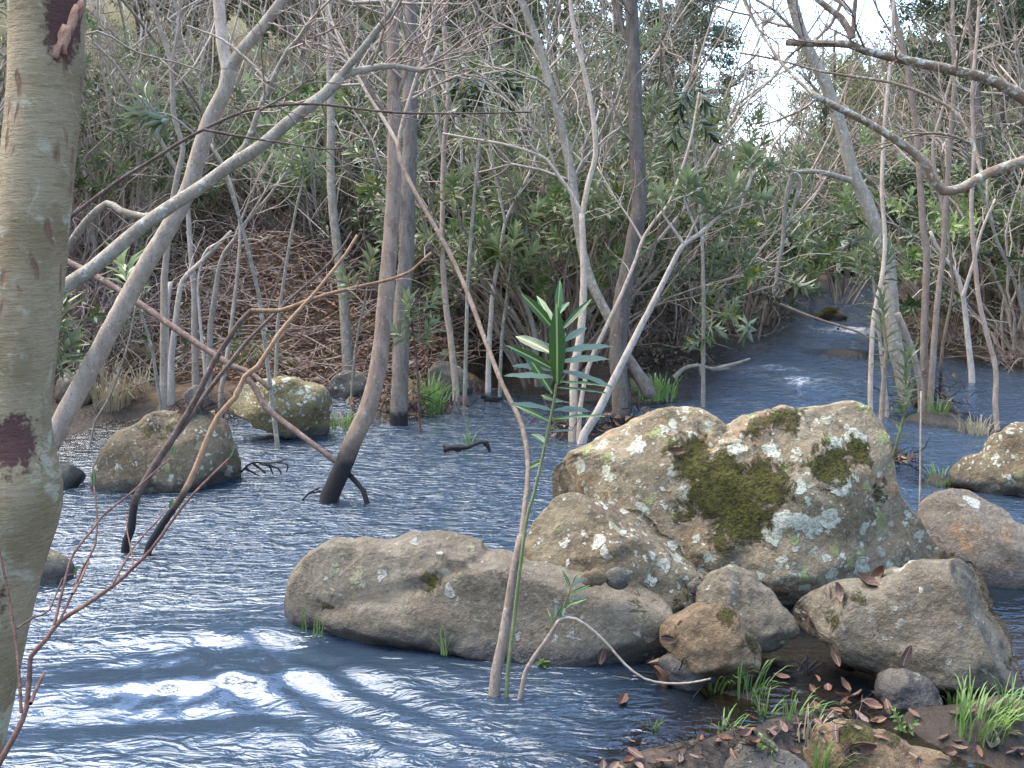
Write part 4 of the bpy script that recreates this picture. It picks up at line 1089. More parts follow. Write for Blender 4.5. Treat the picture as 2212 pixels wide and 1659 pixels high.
stem("short cut stem with a pale sawn end in the right clump", [(1990, 872), (1988, 834), (1978, 785), (1966, 745), (1950, 705), (1938, 678)], 8.5, 8.3, 15, 17, M['bark_tan'], 0, 43)
stem("thin orange-brown stem standing alone in the water at the far right", [(2154, 925), (2150, 870), (2151, 798), (2133, 727), (2115, 649), (2105, 550), (2098, 460), (2104, 330), (2100, 200), (2112, 60), (2118, -80), (2125, -260)], 7.8, 7.7, 13, 6, M['bark_tan'], 8, 44)
stem("pale grey stem at the bank behind the orange-brown stem", [(2100, 815), (2092, 740), (2080, 640), (2062, 585), (2030, 545), (2010, 500)], 10.1, 10.0, 15, 8, M['bark_white'], 6, 45, extra=[([(2080, 640), (2105, 560), (2120, 500), (2150, 430)], 10, 9.8, 10, 5)])
stem("straight pale stem at the left side of the right clump", [(1883, 962), (1880, 850), (1885, 710), (1893, 656), (1905, 600), (1912, 520), (1905, 400), (1912, 250), (1925, 120), (1930, 0), (1925, -150)], 7.2, 7.2, 13, 7, M['bark_pale'], 6, 46)
stem("thin purplish stem right of the sawn stem", [(2030, 850), (2035, 760), (2045, 700), (2058, 620), (2050, 520), (2046, 430), (2030, 320)], 9.0, 8.9, 8, 5, M['bark_brown'], 5, 47)
stem("very thin dry reed-like stalk in front of the right clump", [(1987, 1085), (1988, 1000), (1989, 900), (1990, 845)], 5.6, 5.6, 5, 4, M['bark_tan'], 0, 48)

# leafy oleander stems in the right clump
def leafy(name, label, pts, d0, d1, w0, w1, mat, tops, L=.16, W=.034, n=16, span=.35, leafm='oleander', seed=1, group=None, parts_extra=None):
    g = np.random.default_rng(seed)
    p = path_of(pts, d0, d1, w0, w1)
    parts = [("stem", p)] + [("branch", path_of(e[0], e[1], e[2], e[3], e[4])) for e in (parts_extra or [])]
    root, b = tree(name, label, "plant", parts, mat, sides=9, group=group)
    lv = Leaves()
    for (x0, y0, x1, y1, dpt, nn) in tops:
        a = U(x0, y0, dpt); c = U(x1, y1, dpt)
        lv.add(whorl_leaves((np.array([a, c]), np.array([.004, .003])), nn, float(np.linalg.norm(c - a)), L, W, (.35, 1.25), g))
    tag(link("foliage", lv.mesh("foliage", M[leafm], b), root), kind="stuff")
    return root
leafy("oleander", "pale oleander stem with tall lance leaves left in the right clump", [(1906, 1003), (1904, 905), (1911, 798), (1914, 745), (1908, 690), (1906, 640)], 6.5, 6.4, 17, 6, M['bark_tan'],
      [(1912, 790, 1906, 640, 6.4, 26)], .17, .032, seed=51)
leafy("oleander", "slender oleander with glaucous leaves low in front of the right clump", [(1925, 1000), (1945, 930), (1958, 870), (1955, 800), (1958, 760)], 6.6, 6.4, 8, 5, M['green_stem'],
      [(1956, 890, 1960, 760, 6.4, 26), (1940, 960, 1955, 880, 6.4, 8)], .17, .036, seed=52)
leafy("oleander", "dark oleander tops against the leaning alder trunk", [(1915, 870), (1905, 780), (1895, 680), (1885, 600), (1880, 520)], 8.3, 8.2, 10, 6, M['bark_tan'],
      [(1890, 600, 1880, 505, 8.2, 26), (1905, 620, 1920, 540, 8.2, 22), (1870, 610, 1850, 560, 8.2, 18)], .20, .04, seed=53)

# --- centre: dark upright trunk, leaning mate, pale forked stems and the white one
d1p = path_of([(1340, 925), (1342, 850), (1335, 760), (1343, 656), (1364, 550), (1378, 470), (1382, 426), (1376, 320), (1371, 213), (1368, 100), (1364, 0), (1362, -200), (1370, -520)], 7.8, 7.9, 46, 22)
d2p = path_of([(1352, 770), (1372, 800), (1395, 835), (1405, 858)], 7.8, 7.8, 30, 34)
d3p = path_of([(1368, 110), (1330, 20), (1300, -120), (1240, -320)], 7.9, 8.1, 14, 8)
tree("dark_tree", "dark rough-barked upright trunk at the centre of the thicket", "tree", [("trunk", d1p), ("root", d2p), ("branch", d3p)], M['bark_dark'], sides=16, knob=.05,
     twigs=[("twigs", crown([(d1p[0][-60:], d1p[1][-60:]), d3p], 14, 1.3, .012, 2, .1, 15), M['twig'])])
l1p = path_of([(1334, 790), (1332, 720), (1318, 692), (1282, 621), (1262, 560), (1250, 497), (1236, 391), (1211, 266), (1186, 178), (1161, 89), (1126, 0), (1085, -110), (1040, -300), (1020, -520)], 8.1, 8.4, 24, 15)
tree("leaning_tree", "grey lichened trunk leaning left beside the dark upright trunk", "tree", [("trunk", l1p)], M['bark_grey'], sides=14,
     twigs=[("twigs", crown([(l1p[0][-70:], l1p[1][-70:])], 18, 1.4, .013, 2, .15, 16), M['twig'])])
bk = path_of([(862, 880), (866, 760), (868, 656), (877, 568), (880, 460), (884, 355), (886, 230), (884, 106), (888, 0), (890, -200), (885, -500)], 8.0, 8.1, 42, 26)
tree("dark_tree", "dark fissured trunk standing right behind the slender leaning brown trunk", "tree", [("trunk", bk)], M['bark_dark'], sides=16, knob=.05,
     twigs=[("twigs", crown([(bk[0][-70:], bk[1][-70:])], 18, 1.4, .013, 2, .1, 17), M['twig'])])
y0 = path_of([(1238, 940), (1240, 880), (1240, 798), (1254, 727), (1261, 620), (1260, 550), (1257, 462)], 7.4, 7.4, 23, 15)
y1 = path_of([(1257, 465), (1235, 420), (1204, 376), (1180, 345), (1151, 330), (1090, 312), (1020, 300), (956, 288)], 7.4, 7.3, 10, 5)
y2 = path_of([(1204, 376), (1179, 312), (1133, 256), (1069, 185), (1009, 142), (960, 100)], 7.4, 7.3, 8, 4)
y3 = path_of([(1257, 465), (1270, 400), (1286, 337), (1284, 280), (1275, 213), (1254, 124), (1240, 60), (1232, 0), (1225, -120), (1235, -300)], 7.4, 7.3, 14, 8)
tree("forked_sapling", "pinkish-grey stem forking into a wide Y at the centre of the picture", "tree", [("stem", y0), ("branch", y1), ("branch", y2), ("branch", y3)], M['bark_pale'], sides=12,
     twigs=[("twigs", crown([y1, y2, y3], 7, .6, .006, 2, .2, 18), M['twig'])])
q0 = path_of([(1252, 900), (1258, 850), (1275, 781), (1311, 703), (1345, 630), (1375, 557), (1389, 515), (1420, 470), (1446, 437), (1470, 373), (1492, 302), (1510, 200)], 7.35, 7.6, 12, 5)
q1 = path_of([(1387, 518), (1355, 465), (1328, 426), (1290, 360)], 7.5, 7.6, 6, 3)
tree("sapling", "thin straight stem rising to the right from the same clump as the forked stem", "sapling", [("stem", q0), ("branch", q1)], M['bark_pale'], sides=9,
     twigs=[("twigs", crown([q0, q1], 7, .5, .005, 2, .4, 19), M['twig'])])
w0 = path_of([(1262, 938), (1293, 887), (1328, 816), (1382, 710), (1424, 628), (1455, 565), (1476, 529), (1508, 508), (1551, 469), (1572, 440), (1604, 423), (1622, 383), (1620, 345)], 7.3, 7.0, 22, 6)
w1 = path_of([(1478, 528), (1455, 495), (1434, 465), (1428, 430)], 7.1, 7.1, 8, 4)
w2 = path_of([(1508, 508), (1490, 460), (1478, 430), (1484, 395)], 7.1, 7.0, 7, 4)
w3 = path_of([(1480, 525), (1520, 450), (1560, 430), (1580, 405)], 7.1, 7.0, 6, 3)
w4 = path_of([(1560, 460), (1600, 445), (1640, 432)], 7.0, 7.0, 6, 3)
root, b = tree("white_sapling", "whitish stem leaning right over the water, tipped with fresh leaf rosettes", "tree", [("stem", w0), ("branch", w1), ("branch", w2), ("branch", w3), ("branch", w4)], M['bark_white'], sides=12)
lv = Leaves(); g = np.random.default_rng(60)
for (x, y, dx, dy, n) in ((1620, 335, 0, -1, 22), (1484, 388, .1, -1, 16), (1582, 398, .2, -1, 16), (1645, 428, .9, -.3, 16), (1428, 420, -.2, -1, 12), (1560, 430, -.2, -1, 12), (1500, 400, .6, -.7, 12), (1530, 440, -.5, -.8, 12)):
    a = U(x - dx * 22, y - dy * 30, 7.0); c = U(x, y, 7.0)
    lv.add(whorl_leaves((np.array([a, c]), np.array([.003, .002])), n, float(np.linalg.norm(c - a)), .19, .052, (.4, 1.35), g))
tag(link("foliage", lv.mesh("foliage", M['oleander_fresh'], b), root), kind="stuff")
stem("pale brown straight stem between the leaning brown trunk and the forked stem", [(984, 830), (980, 790), (973, 727), (963, 656), (956, 550), (956, 462), (959, 320), (968, 200), (960, 80), (950, -60)], 9.0, 9.0, 17, 8, M['bark_tan'], 8, 61)
stem("pale greyish stem just left of the forked stem", [(1056, 760), (1060, 690), (1066, 620), (1080, 550), (1092, 480), (1120, 420), (1150, 360), (1170, 290)], 9.5, 9.4, 13, 5, M['bark_white'], 8, 62, extra=[([(1092, 480), (1075, 400), (1060, 330), (1050, 240), (1030, 150)], 9.4, 9.3, 8, 4)])
stem("whitish crooked stem leaning left in the middle thicket", [(1160, 790), (1150, 700), (1110, 600), (1085, 540), (1060, 480), (1030, 380), (1010, 290)], 9.8, 9.8, 14, 6, M['bark_white'], 8, 63)
stem("speckled grey trunk at left behind the arching limb's tip", [(742, 640), (736, 590), (728, 533), (718, 440), (714, 355), (715, 249), (712, 120), (710, 36), (706, -80), (700, -300)], 9.6, 9.6, 24, 13, M['bark_grey'], 12, 64, tl=1.0, name="slim_tree")

# --- left bank clump of pale shrub stems
stem("bent white shrub stem at left with a sharp elbow", [(370, 780), (376, 720), (385, 650), (395, 605), (425, 575), (475, 525), (500, 500)], 8.4, 8.3, 16, 9, M['bark_white'], 3, 65)
stem("upright pale shrub stem on the left bank", [(420, 715), (420, 640), (415, 586), (405, 444), (395, 400)], 8.6, 8.5, 16, 11, M['bark_white'], 4, 66)
stem("pale shrub stem fanning right on the left bank", [(455, 700), (476, 568), (505, 520), (533, 479), (582, 423), (621, 366), (640, 320)], 8.5, 8.3, 14, 5, M['bark_white'], 5, 67, extra=[([(505, 520), (535, 440), (560, 380), (590, 330)], 8.4, 8.3, 7, 3), ([(530, 482), (580, 400), (600, 340)], 8.4, 8.2, 6, 3)])
stem("long thin shrub stem swaying up behind the flooded stems", [(478, 840), (492, 760), (505, 660), (515, 568), (518, 479), (500, 400), (480, 350), (455, 310)], 8.2, 8.3, 12, 5, M['bark_pale'], 5, 68)
stem("short pale stub beside the elbowed shrub stem", [(362, 780), (360, 720), (362, 660), (368, 610)], 8.5, 8.5, 14, 12, M['bark_white'], 0, 69)
stem("curved white twig arching in the left shrub clump", [(440, 770), (432, 690), (428, 610), (440, 550), (460, 530), (480, 525)], 8.4, 8.3, 8, 5, M['bark_white'], 2, 70)
stem("thin grey stick leaning from the water by the pale leaning trunk", [(205, 910), (235, 860), (262, 790), (280, 730), (293, 660)], 7.3, 7.2, 6, 4, M['bark_grey'], 0, 71)

# --- hanging leaf sprays seen close to
def spray(label, pts, d0, d1, w0, w1, tops, L, W, leafm, seed, name="oleander_spray", mat='bark_grey'):
    return leafy(name, label, pts, d0, d1, w0, w1, M[mat], tops, L, W, leafm=leafm, seed=seed)
r_ = spray("drooping spray of long dark leaves at upper left in front of the slim stem", [(560, 640), (520, 480), (470, 340), (420, 290), (370, 250), (340, 245)], 6.9, 6.3, 10, 5,
           [(350, 250, 300, 245, 6.2, 26), (330, 240, 310, 200, 6.2, 14), (370, 255, 345, 262, 6.2, 18)], .20, .034, 'oleander', 81)
spray("second leaf spray at upper left right of the pale leaning trunk", [(600, 700), (620, 560), (640, 450), (655, 380), (650, 320)], 7.6, 7.4, 9, 5, [(655, 370, 645, 310, 7.4, 28), (660, 380, 690, 345, 7.4, 18), (640, 370, 610, 340, 7.4, 16)], .19, .034, 'oleander', 82)
spray("glossy leaves sprouting low beside the big left trunk", [(60, 960), (100, 860), (125, 760), (130, 690), (125, 640)], 6.2, 6.0, 9, 5, [(128, 740, 122, 640, 6.0, 28), (120, 800, 150, 740, 6.0, 18), (120, 760, 100, 700, 6.0, 14)], .22, .044, 'oleander', 83)
spray("fresh green fan of leaves behind the pale leaning trunk's middle", [(330, 760), (310, 690), (290, 640), (275, 600)], 6.9, 6.8, 8, 5, [(280, 640, 265, 560, 6.8, 22)], .24, .04, 'oleander_fresh', 84)
spray("hanging cluster of dark drooping leaves at top centre", [(1010, 620), (1020, 480), (1035, 320), (1045, 200), (1050, 130)], 8.3, 8.2, 9, 6, [(1050, 160, 1030, 210, 8.2, 24), (1080, 150, 1090, 215, 8.2, 26), (1020, 170, 1000, 230, 8.2, 22), (1060, 130, 1110, 190, 8.2, 22), (1000, 120, 985, 180, 8.2, 16)], .23, .042, 'laurel', 85)
spray("dark leaf rosettes hanging near the ivy-clad tree at upper right of centre", [(1520, 640), (1515, 480), (1500, 330), (1485, 240), (1480, 190)], 8.6, 8.5, 9, 6, [(1485, 190, 1470, 230, 8.5, 22), (1500, 180, 1525, 225, 8.5, 22), (1470, 250, 1455, 290, 8.5, 16), (1510, 260, 1530, 290, 8.5, 16)], .22, .04, 'laurel', 86)
spray("green leafy tuft below the forked stem's left arm", [(1080, 830), (1085, 720), (1100, 600), (1110, 520)], 9.2, 9.1, 9, 5, [(1105, 560, 1112, 500, 9.1, 24), (1120, 580, 1150, 540, 9.1, 18), (1090, 560, 1070, 520, 9.1, 16), (1140, 480, 1160, 450, 9.1, 16)], .22, .05, 'oleander_fresh', 87)
spray("leafy tuft on a stem left of the leaning brown trunk's middle", [(760, 850), (770, 740), (790, 640), (800, 580)], 8.6, 8.5, 8, 5, [(795, 600, 802, 550, 8.5, 22), (770, 640, 745, 600, 8.5, 18), (800, 620, 830, 590, 8.5, 16)], .2, .05, 'oleander', 88)
spray("broad green leaves low beside the dark fissured trunk", [(905, 860), (900, 780), (890, 700), (885, 660)], 7.7, 7.5, 7, 4, [(890, 700, 880, 650, 7.5, 20), (900, 740, 930, 700, 7.5, 16), (885, 740, 850, 710, 7.5, 16), (910, 680, 940, 640, 7.5, 12)], .18, .05, 'oleander', 89, mat='twig_red')

# ------------------------------------------------------------------ the thicket: prototypes and their copies
def proto_oleander(seed, nst=16, h=2.6, leafm='oleander', L=.17, W=.042, dens=1.0):
    g = np.random.default_rng(seed)
    root = thing("oleander_shrub", (0, 0, 0), "x", "shrub")
    st = []; lv = Leaves(); tips = []
    for k in range(nst):
        a = g.uniform(0, 6.28); r = g.uniform(0, .22)
        lean = g.uniform(.05, .62)
        d = np.array([math.cos(a) * lean, math.sin(a) * lean, 1.0])
        p = wander((math.cos(a) * r, math.sin(a) * r, -.1), d, h * g.uniform(.55, 1.1), g.uniform(.011, .02), .007, 8, .30, .1, g)
        st.append(p); tips.append(p)
        for q in range(g.integers(2, 5)):
            i = g.integers(3, 8)
            b = wander(p[0][i], side_dir(p[0][i + (1 if i < 8 else 0)] - p[0][i - 1], g.uniform(.4, .9), g), h * g.uniform(.15, .4), .007, .004, 5, .35, .35, g)
            st.append(b); tips.append(b)
            if g.random() < .5:
                c = wander(b[0][3], side_dir(b[0][4] - b[0][2], .7, g), h * .15, .005, .003, 3, .3, .4, g); st.append(c); tips.append(c)
    for p in tips:
        if g.random() < .92 * dens:
            lv.add(whorl_leaves(p, int(g.integers(13, 24) * dens) + 2, .22, L, W, (.4, 1.35), g))
    tag(link("stems", tube_mesh("stems", st, M['bark_white'] if seed % 2 else M['bark_tan'], 5), root), kind="stuff")
    tag(link("foliage", lv.mesh("foliage", M[leafm]), root), kind="stuff")
    return root

def proto_bare(seed, nst=7, h=5.5, mat='bark_pale'):
    g = np.random.default_rng(seed)
    root = thing("bare_thicket_tree", (0, 0, 0), "x", "tree")
    st = []; tw = []
    for k in range(nst):
        a = g.uniform(0, 6.28); r = g.uniform(0, .3); lean = g.uniform(.02, .38)
        p = wander((math.cos(a) * r, math.sin(a) * r, -.15), (math.cos(a) * lean, math.sin(a) * lean, 1), h * g.uniform(.6, 1.1), g.uniform(.016, .034), .007, 12, .30, .12, g)
        st.append(p)
        twig_tree(p, 9, h * .22, .008, 2, tw, .2, (.35, .95), .38, .2, g)
    for k in range(nst): link("stem", tube_mesh("stem", [st[k]], M[mat], 7, .03), root)
    tag(link("twigs", tube_mesh("twigs", tw, M['twig'], 3), root), kind="stuff")
    return root

def proto_tangle(seed, n=70, leaves=True):
    g = np.random.default_rng(seed)
    root = thing("scrub_tangle", (0, 0, 0), "x", "shrub")
    st = []; lv = Leaves()
    for k in range(n):
        a = g.uniform(0, 6.28); r = g.uniform(0, .7)
        p = wander((math.cos(a) * r, math.sin(a) * r, -.05), (g.normal() * .7, g.normal() * .7, 1), g.uniform(.6, 1.7), g.uniform(.005, .011), .003, 8, .5, -.5, g)
        st.append(p)
        twig_tree(p, 3, .4, .004, 1, st, .25, (.4, 1.2), .5, 0, g)
        if leaves and g.random() < .75:
            lv.add(whorl_leaves(p, 9, .35, .10, .034, (.5, 1.4), g))
    tag(link("twigs", tube_mesh("twigs", st, M['twig_brown'] if seed % 2 else M['twig'], 3), root), kind="stuff")
    if lv.a[0]: tag(link("foliage", lv.mesh("foliage", M['oleander'] if seed % 2 else M['laurel']), root), kind="stuff")
    return root

def proto_evergreen(seed, h=6.5, leafm='laurel', nl=9000, L=.085, W=.034, spread=1.9, trunk=.10, low=.22):
    g = np.random.default_rng(seed)
    root = thing("evergreen_tree", (0, 0, 0), "x", "tree")
    tk = wander((0, 0, -.3), (g.normal() * .08, g.normal() * .08, 1), h, trunk, .025, 14, .10, .1, g)
    limbs = []; tw = []
    for k in range(18):
        t = low + (1 - low) * g.random()
        i = int(t * 13)
        b = wander(tk[0][i], side_dir(np.array([0, 0, 1.0]), g.uniform(.7, 1.35), g), spread * g.uniform(.5, 1.1) * (1.25 - .75 * t), trunk * .35, .01, 7, .3, .25, g)
        limbs.append(b); twig_tree(b, 7, spread * .35, .008, 2, tw, .2, (.4, 1.0), .35, .05, g)
    lv = Leaves(); n = len(tw); per = max(1, nl // n)
    for p in tw:
        P = p[0]
        k = int(per * g.uniform(.2, 1.9))
        if k == 0: continue
        idx = g.integers(1, len(P), k)
        base = P[idx] + g.standard_normal((k, 3)) * .05
        ds = g.standard_normal((k, 3)) + np.array([0, 0, -.15]); us = g.standard_normal((k, 3)) * .6 + np.array([0, 0, 1])
        lv.add((base, ds, us, L * g.uniform(.7, 1.3, k), W * g.uniform(.8, 1.2, k)))
    link("trunk", tube_mesh("trunk", [tk], M['bark_dark'], 9, .04), root)
    tag(link("limbs", tube_mesh("limbs", limbs + tw, M['bark_grey'], 4), root), kind="stuff")
    tag(link("foliage", lv.mesh("foliage", M[leafm]), root), kind="stuff")
    return root

def copy_tree(o, parent=None):
    c = o.copy(); col.objects.link(c); c.parent = parent
    for ch in o.children: copy_tree(ch, c)
    return c

ZX = [(330, "behind the pale leaning trunk"), (560, "around the left shrub clump"), (760, "beside the debris heap"), (900, "behind the slender leaning trunk"), (1090, "between leaning trunk and forked sapling"), (1260, "behind the forked sapling"),
      (1420, "around the dark centre trunk"), (1560, "right of the dark centre trunk"), (1700, "beside the upstream bend"), (1840, "at the stream's far end"), (1960, "behind the leaning alder"), (2080, "behind the right-hand saplings"), (9999, "at the right edge")]
ZD = [(11.0, "at the water's edge"), (13.5, "in the second row"), (16.5, "midway back"), (21, "in the back rows"), (30, "on the slope's foot"), (40, "on the mid slope"), (999, "high on the slope")]
def zone(x, y):
    rel = np.array([x, y, 1.0]) - EYE
    sx = 1106 + rel[0] / (rel @ FWD) * FPX
    return next(b for a, b in ZD if y < a) + " " + next(b for a, b in ZX if sx < a)
USED = set()
def place(proto, x, y, rz, sc, label, group, z=None, name=None, tilt=0.0):
    if proto.name in USED: o = copy_tree(proto)
    else: o = proto; USED.add(proto.name)
    zz_ = gh(x, y) if z is None else z
    o.location = (x, y, max(zz_, -.25)); o.rotation_euler = (tilt * math.cos(rz), tilt * math.sin(rz), rz)
    o.scale = (sc, sc, sc)
    if group: label = proto['look'] + ' ' + zone(x, y); group = label
    tag(o, label, group=group)
    return o

OLE = [proto_oleander(101), proto_oleander(102, 18, 2.9), proto_oleander(103, 14, 2.3, 'oleander_fresh', .15, .042), proto_oleander(104, 20, 3.1, 'oleander', .17, .034), proto_oleander(105, 15, 2.6, 'laurel', .16, .045, .8)]
BARE = [proto_bare(111), proto_bare(112, 6, 6.4, 'bark_grey'), proto_bare(113, 8, 4.8, 'bark_white'), proto_bare(114, 7, 5.8, 'bark_tan')]
TANG = [proto_tangle(121), proto_tangle(122), proto_tangle(123, 90, False), proto_tangle(124, 60)]
EVER = [proto_evergreen(131), proto_evergreen(132, 7.5, 'laurel', 9000, .10, .04, 2.2), proto_evergreen(133, 5.5, 'scrub', 10000, .09, .035, 2.1), proto_evergreen(134, 6.2, 'scrub', 8000, .10, .04, 2.3)]

for lst, looks in ((OLE, ("slim oleander shrub", "tall oleander shrub", "fresh-green oleander shrub", "many-stemmed oleander shrub", "dark broad-leaved shrub")),
                   (BARE, ("bare pale-stemmed tree", "tall bare grey tree", "low bare whitish tree", "bare tan-stemmed tree")),
                   (TANG, ("leafy brown scrub", "leafy grey scrub", "leafless brushwood", "sparse grey scrub")),
                   (EVER, ("dark evergreen tree", "broad dark evergreen tree", "olive bushy tree", "spreading olive tree"))):
    for o_, lk in zip(lst, looks): o_["look"] = lk
prand = np.random.default_rng(77)
def scatter(n, xr, yr, test, mind, tries=4000):
    out = []
    for _ in range(tries):
        if len(out) >= n: break
        x = prand.uniform(*xr); y = prand.uniform(*yr)
        d = float(poly_sdf(np.array([[x, y]]), WATER)[0])
        if not test(x, y, d): continue
        if any((x - a) ** 2 + (y - b) ** 2 < mind ** 2 for a, b in out): continue
        out.append((x, y))
    return out
LEFT = lambda x, y: x < float(axis_x(y))
def seen(x, y, m=1.6): return abs(x) < y * .515 + m
PILE = lambda x, y: ((x + 2.5) / 1.7) ** 2 + ((y - 10.6) / 1.6) ** 2 < 1

# oleanders along the left / centre bank
LB = "oleander shrub massed in the thicket along the left bank"
for k, (x, y) in enumerate(scatter(84, (-7, 8), (9.4, 21), lambda x, y, d: d > .12 and d < 5.5 and LEFT(x, y) and seen(x, y) and not PILE(x, y) and (x / y > -.17 or (int(x * 97 + y * 31) % 5) < 2), .55)):
    place(OLE[k % 5], x, y, prand.uniform(0, 6.28), prand.uniform(.75, 1.2), LB, "oleanders along the left bank")
RB = "oleander shrub massed in the thicket along the right bank"
for k, (x, y) in enumerate(scatter(44, (4.5, 13), (10.2, 24), lambda x, y, d: d > .1 and d < 5 and not LEFT(x, y) and seen(x, y), .68)):
    place(OLE[(k + 2) % 5], x, y, prand.uniform(0, 6.28), prand.uniform(.7, 1.15), RB, "oleanders along the right bank")
for k, (x, y) in enumerate(scatter(44, (-8, 9), (9.6, 23), lambda x, y, d: d > .05 and d < 6.5 and LEFT(x, y) and seen(x, y) and not (PILE(x, y)), .7)):
    place(BARE[k % 4], x, y, prand.uniform(0, 6.28), prand.uniform(.75, 1.25), "bare multi-stemmed tree with fine grey twigs in the left thicket", "bare trees in the left thicket")
for k, (x, y) in enumerate(scatter(26, (4.6, 14), (10, 25), lambda x, y, d: d > .05 and d < 6 and not LEFT(x, y) and seen(x, y), .8)):
    place(BARE[(k + 1) % 4], x, y, prand.uniform(0, 6.28), prand.uniform(.7, 1.2), "bare multi-stemmed tree with fine grey twigs in the right thicket", "bare trees in the right thicket")
for k, (x, y) in enumerate(scatter(70, (-9, 9), (8.6, 22), lambda x, y, d: d > (-.05 if y < 12 else .8) and d < 6 and LEFT(x, y) and seen(x, y) and not PILE(x, y), .5)):
    place(TANG[k % 4], x, y, prand.uniform(0, 6.28), prand.uniform(.6, 1.25), "low twiggy scrub tangled under the trees on the left bank", "scrub under the left-bank trees")
for k, (x, y) in enumerate(scatter(34, (4.6, 14), (9.8, 24), lambda x, y, d: d > -.02 and d < 6 and not LEFT(x, y) and seen(x, y), .55)):
    place(TANG[(k + 1) % 4], x, y, prand.uniform(0, 6.28), prand.uniform(.6, 1.2), "low twiggy scrub tangled under the trees on the right bank", "scrub under the right-bank trees")
# behind: evergreen and pale scrub trees climbing the slopes
for k, (x, y) in enumerate(scatter(46, (-26, 22), (17, 48), lambda x, y, d: d > 3.0 and d < 17 and seen(x, y, 2.5) and not (.19 < x / y < .30), 1.8)):
    place(EVER[(0, 2, 3, 1, 2, 3)[k % 6]], x, y, prand.uniform(0, 6.28), prand.uniform(.7, 1.15), "leafy tree on the slope behind the thicket", "trees on the slopes behind")
for k, (x, y) in enumerate(scatter(40, (8, 40), (20, 62), lambda x, y, d: d > 3.0 and d < 24 and seen(x, y, 3) and x / y > .30, 1.9)):
    place(EVER[(2, 3, 0, 3, 2, 1)[k % 6]], x, y, prand.uniform(0, 6.28), prand.uniform(.8, 1.25), "leafy tree on the right-hand slope behind the thicket", "trees on the right-hand slope")
for k, (x, y) in enumerate(scatter(60, (8, 34), (22, 60), lambda x, y, d: d > 4.0 and seen(x, y, 3) and x / y > .33, 1.5)):
    place(EVER[(2, 3)[k % 2]], x, y, prand.uniform(0, 6.28), prand.uniform(.4, .75), "pale bushy tree on the sunny right-hand hillside", "bushes on the right-hand hillside")
for k, (x, y) in enumerate(scatter(26, (6, 22), (20, 48), lambda x, y, d: d > .3 and .275 < x / y < .43, 1.3)):
    place((BARE + EVER[2:])[k % 6], x, y, prand.uniform(0, 6.28), prand.uniform(.85, 1.2), "pale", "far right bare trees")
for k, (x, y) in enumerate(scatter(16, (5, 20), (24, 60), lambda x, y, d: .15 < x / y < .33 and d > -.3, 2.0)):
    place((BARE + TANG)[k % 6], x, y, prand.uniform(0, 6.28), prand.uniform(.6, .85), "pale bare scrub closing the stream's far end below the bright sky", "scrub at the far end of the stream")
for k, (x, y) in enumerate(scatter(30, (-8.5, -1.6), (9.5, 17), lambda x, y, d: seen(x, y, .6) and x / y < -.17 and not PILE(x, y), .7)):
    place(TANG[2], x, y, prand.uniform(0, 6.28), prand.uniform(1.0, 1.6), "dense brown leafless brushwood on the upper left slope", "brushwood on the upper left slope")

# dark evergreens with their own places
for k, (x, y) in enumerate(scatter(22, (-8, 5.2), (19, 34), lambda x, y, d: d > 1.5 and -.3 < x / y < .19, 1.5)):
    place(EVER[(3, 2, 0, 2)[k % 4]], x, y, prand.uniform(0, 6.28), prand.uniform(1.0, 1.45), "x", "tall")
for k, (x, y) in enumerate(scatter(14, (7, 18), (19, 34), lambda x, y, d: d > 1.5 and .30 < x / y < .56, 1.6)):
    place(EVER[(2, 3, 1)[k % 3]], x, y, prand.uniform(0, 6.28), prand.uniform(1.0, 1.4), "x", "tall")
for k, (x, y) in enumerate(scatter(13, (8, 18), (30, 42), lambda x, y, d: .295 < x / y < .42, 1.3)):
    place(BARE[k % 4], x, y, prand.uniform(0, 6.28), prand.uniform(1.2, 1.6), "x", "far")
for k, (x, y) in enumerate(scatter(9, (8, 18), (30, 42), lambda x, y, d: .315 < x / y < .42, 1.5)):
    place(EVER[2 + k % 2], x, y, prand.uniform(0, 6.28), prand.uniform(1.2, 1.5), "x", "far")
for k, (x, y) in enumerate(scatter(9, (6, 14), (33, 46), lambda x, y, d: .2 < x / y < .31, 1.2)):
    place((BARE + EVER[2:3])[k % 5], x, y, prand.uniform(0, 6.28), prand.uniform(.95, 1.15), "x", "far")
e1 = place(EVER[0], 4.3, 21.5, 1.0, 1.15, "dark ivy-clad tree beside the bright sky gap", None)
e2 = place(EVER[1], 7.6, 17.0, 2.2, 1.05, "dark evergreen crown filling the upper right above the thicket", None)
e3 = place(EVER[1], -2.4, 15.0, 4.0, .75, "dark evergreen bush behind the speckled grey trunk at upper left", None)
e5 = place(EVER[1], 6.1, 12.7, 5.1, .82, "dark evergreen tree overhanging the right edge above the saplings", None)
e6 = place(EVER[0], 8.3, 14.6, 3.3, .95, "dark-leaved tree behind the right-edge evergreen", None)
e4 = place(EVER[0], -0.4, 19.0, .4, .95, "dark evergreen behind the hanging leaves at top centre", None)
for e in (e1, e2, e3, e4, e5, e6):
    if "group" in e: del e["group"]

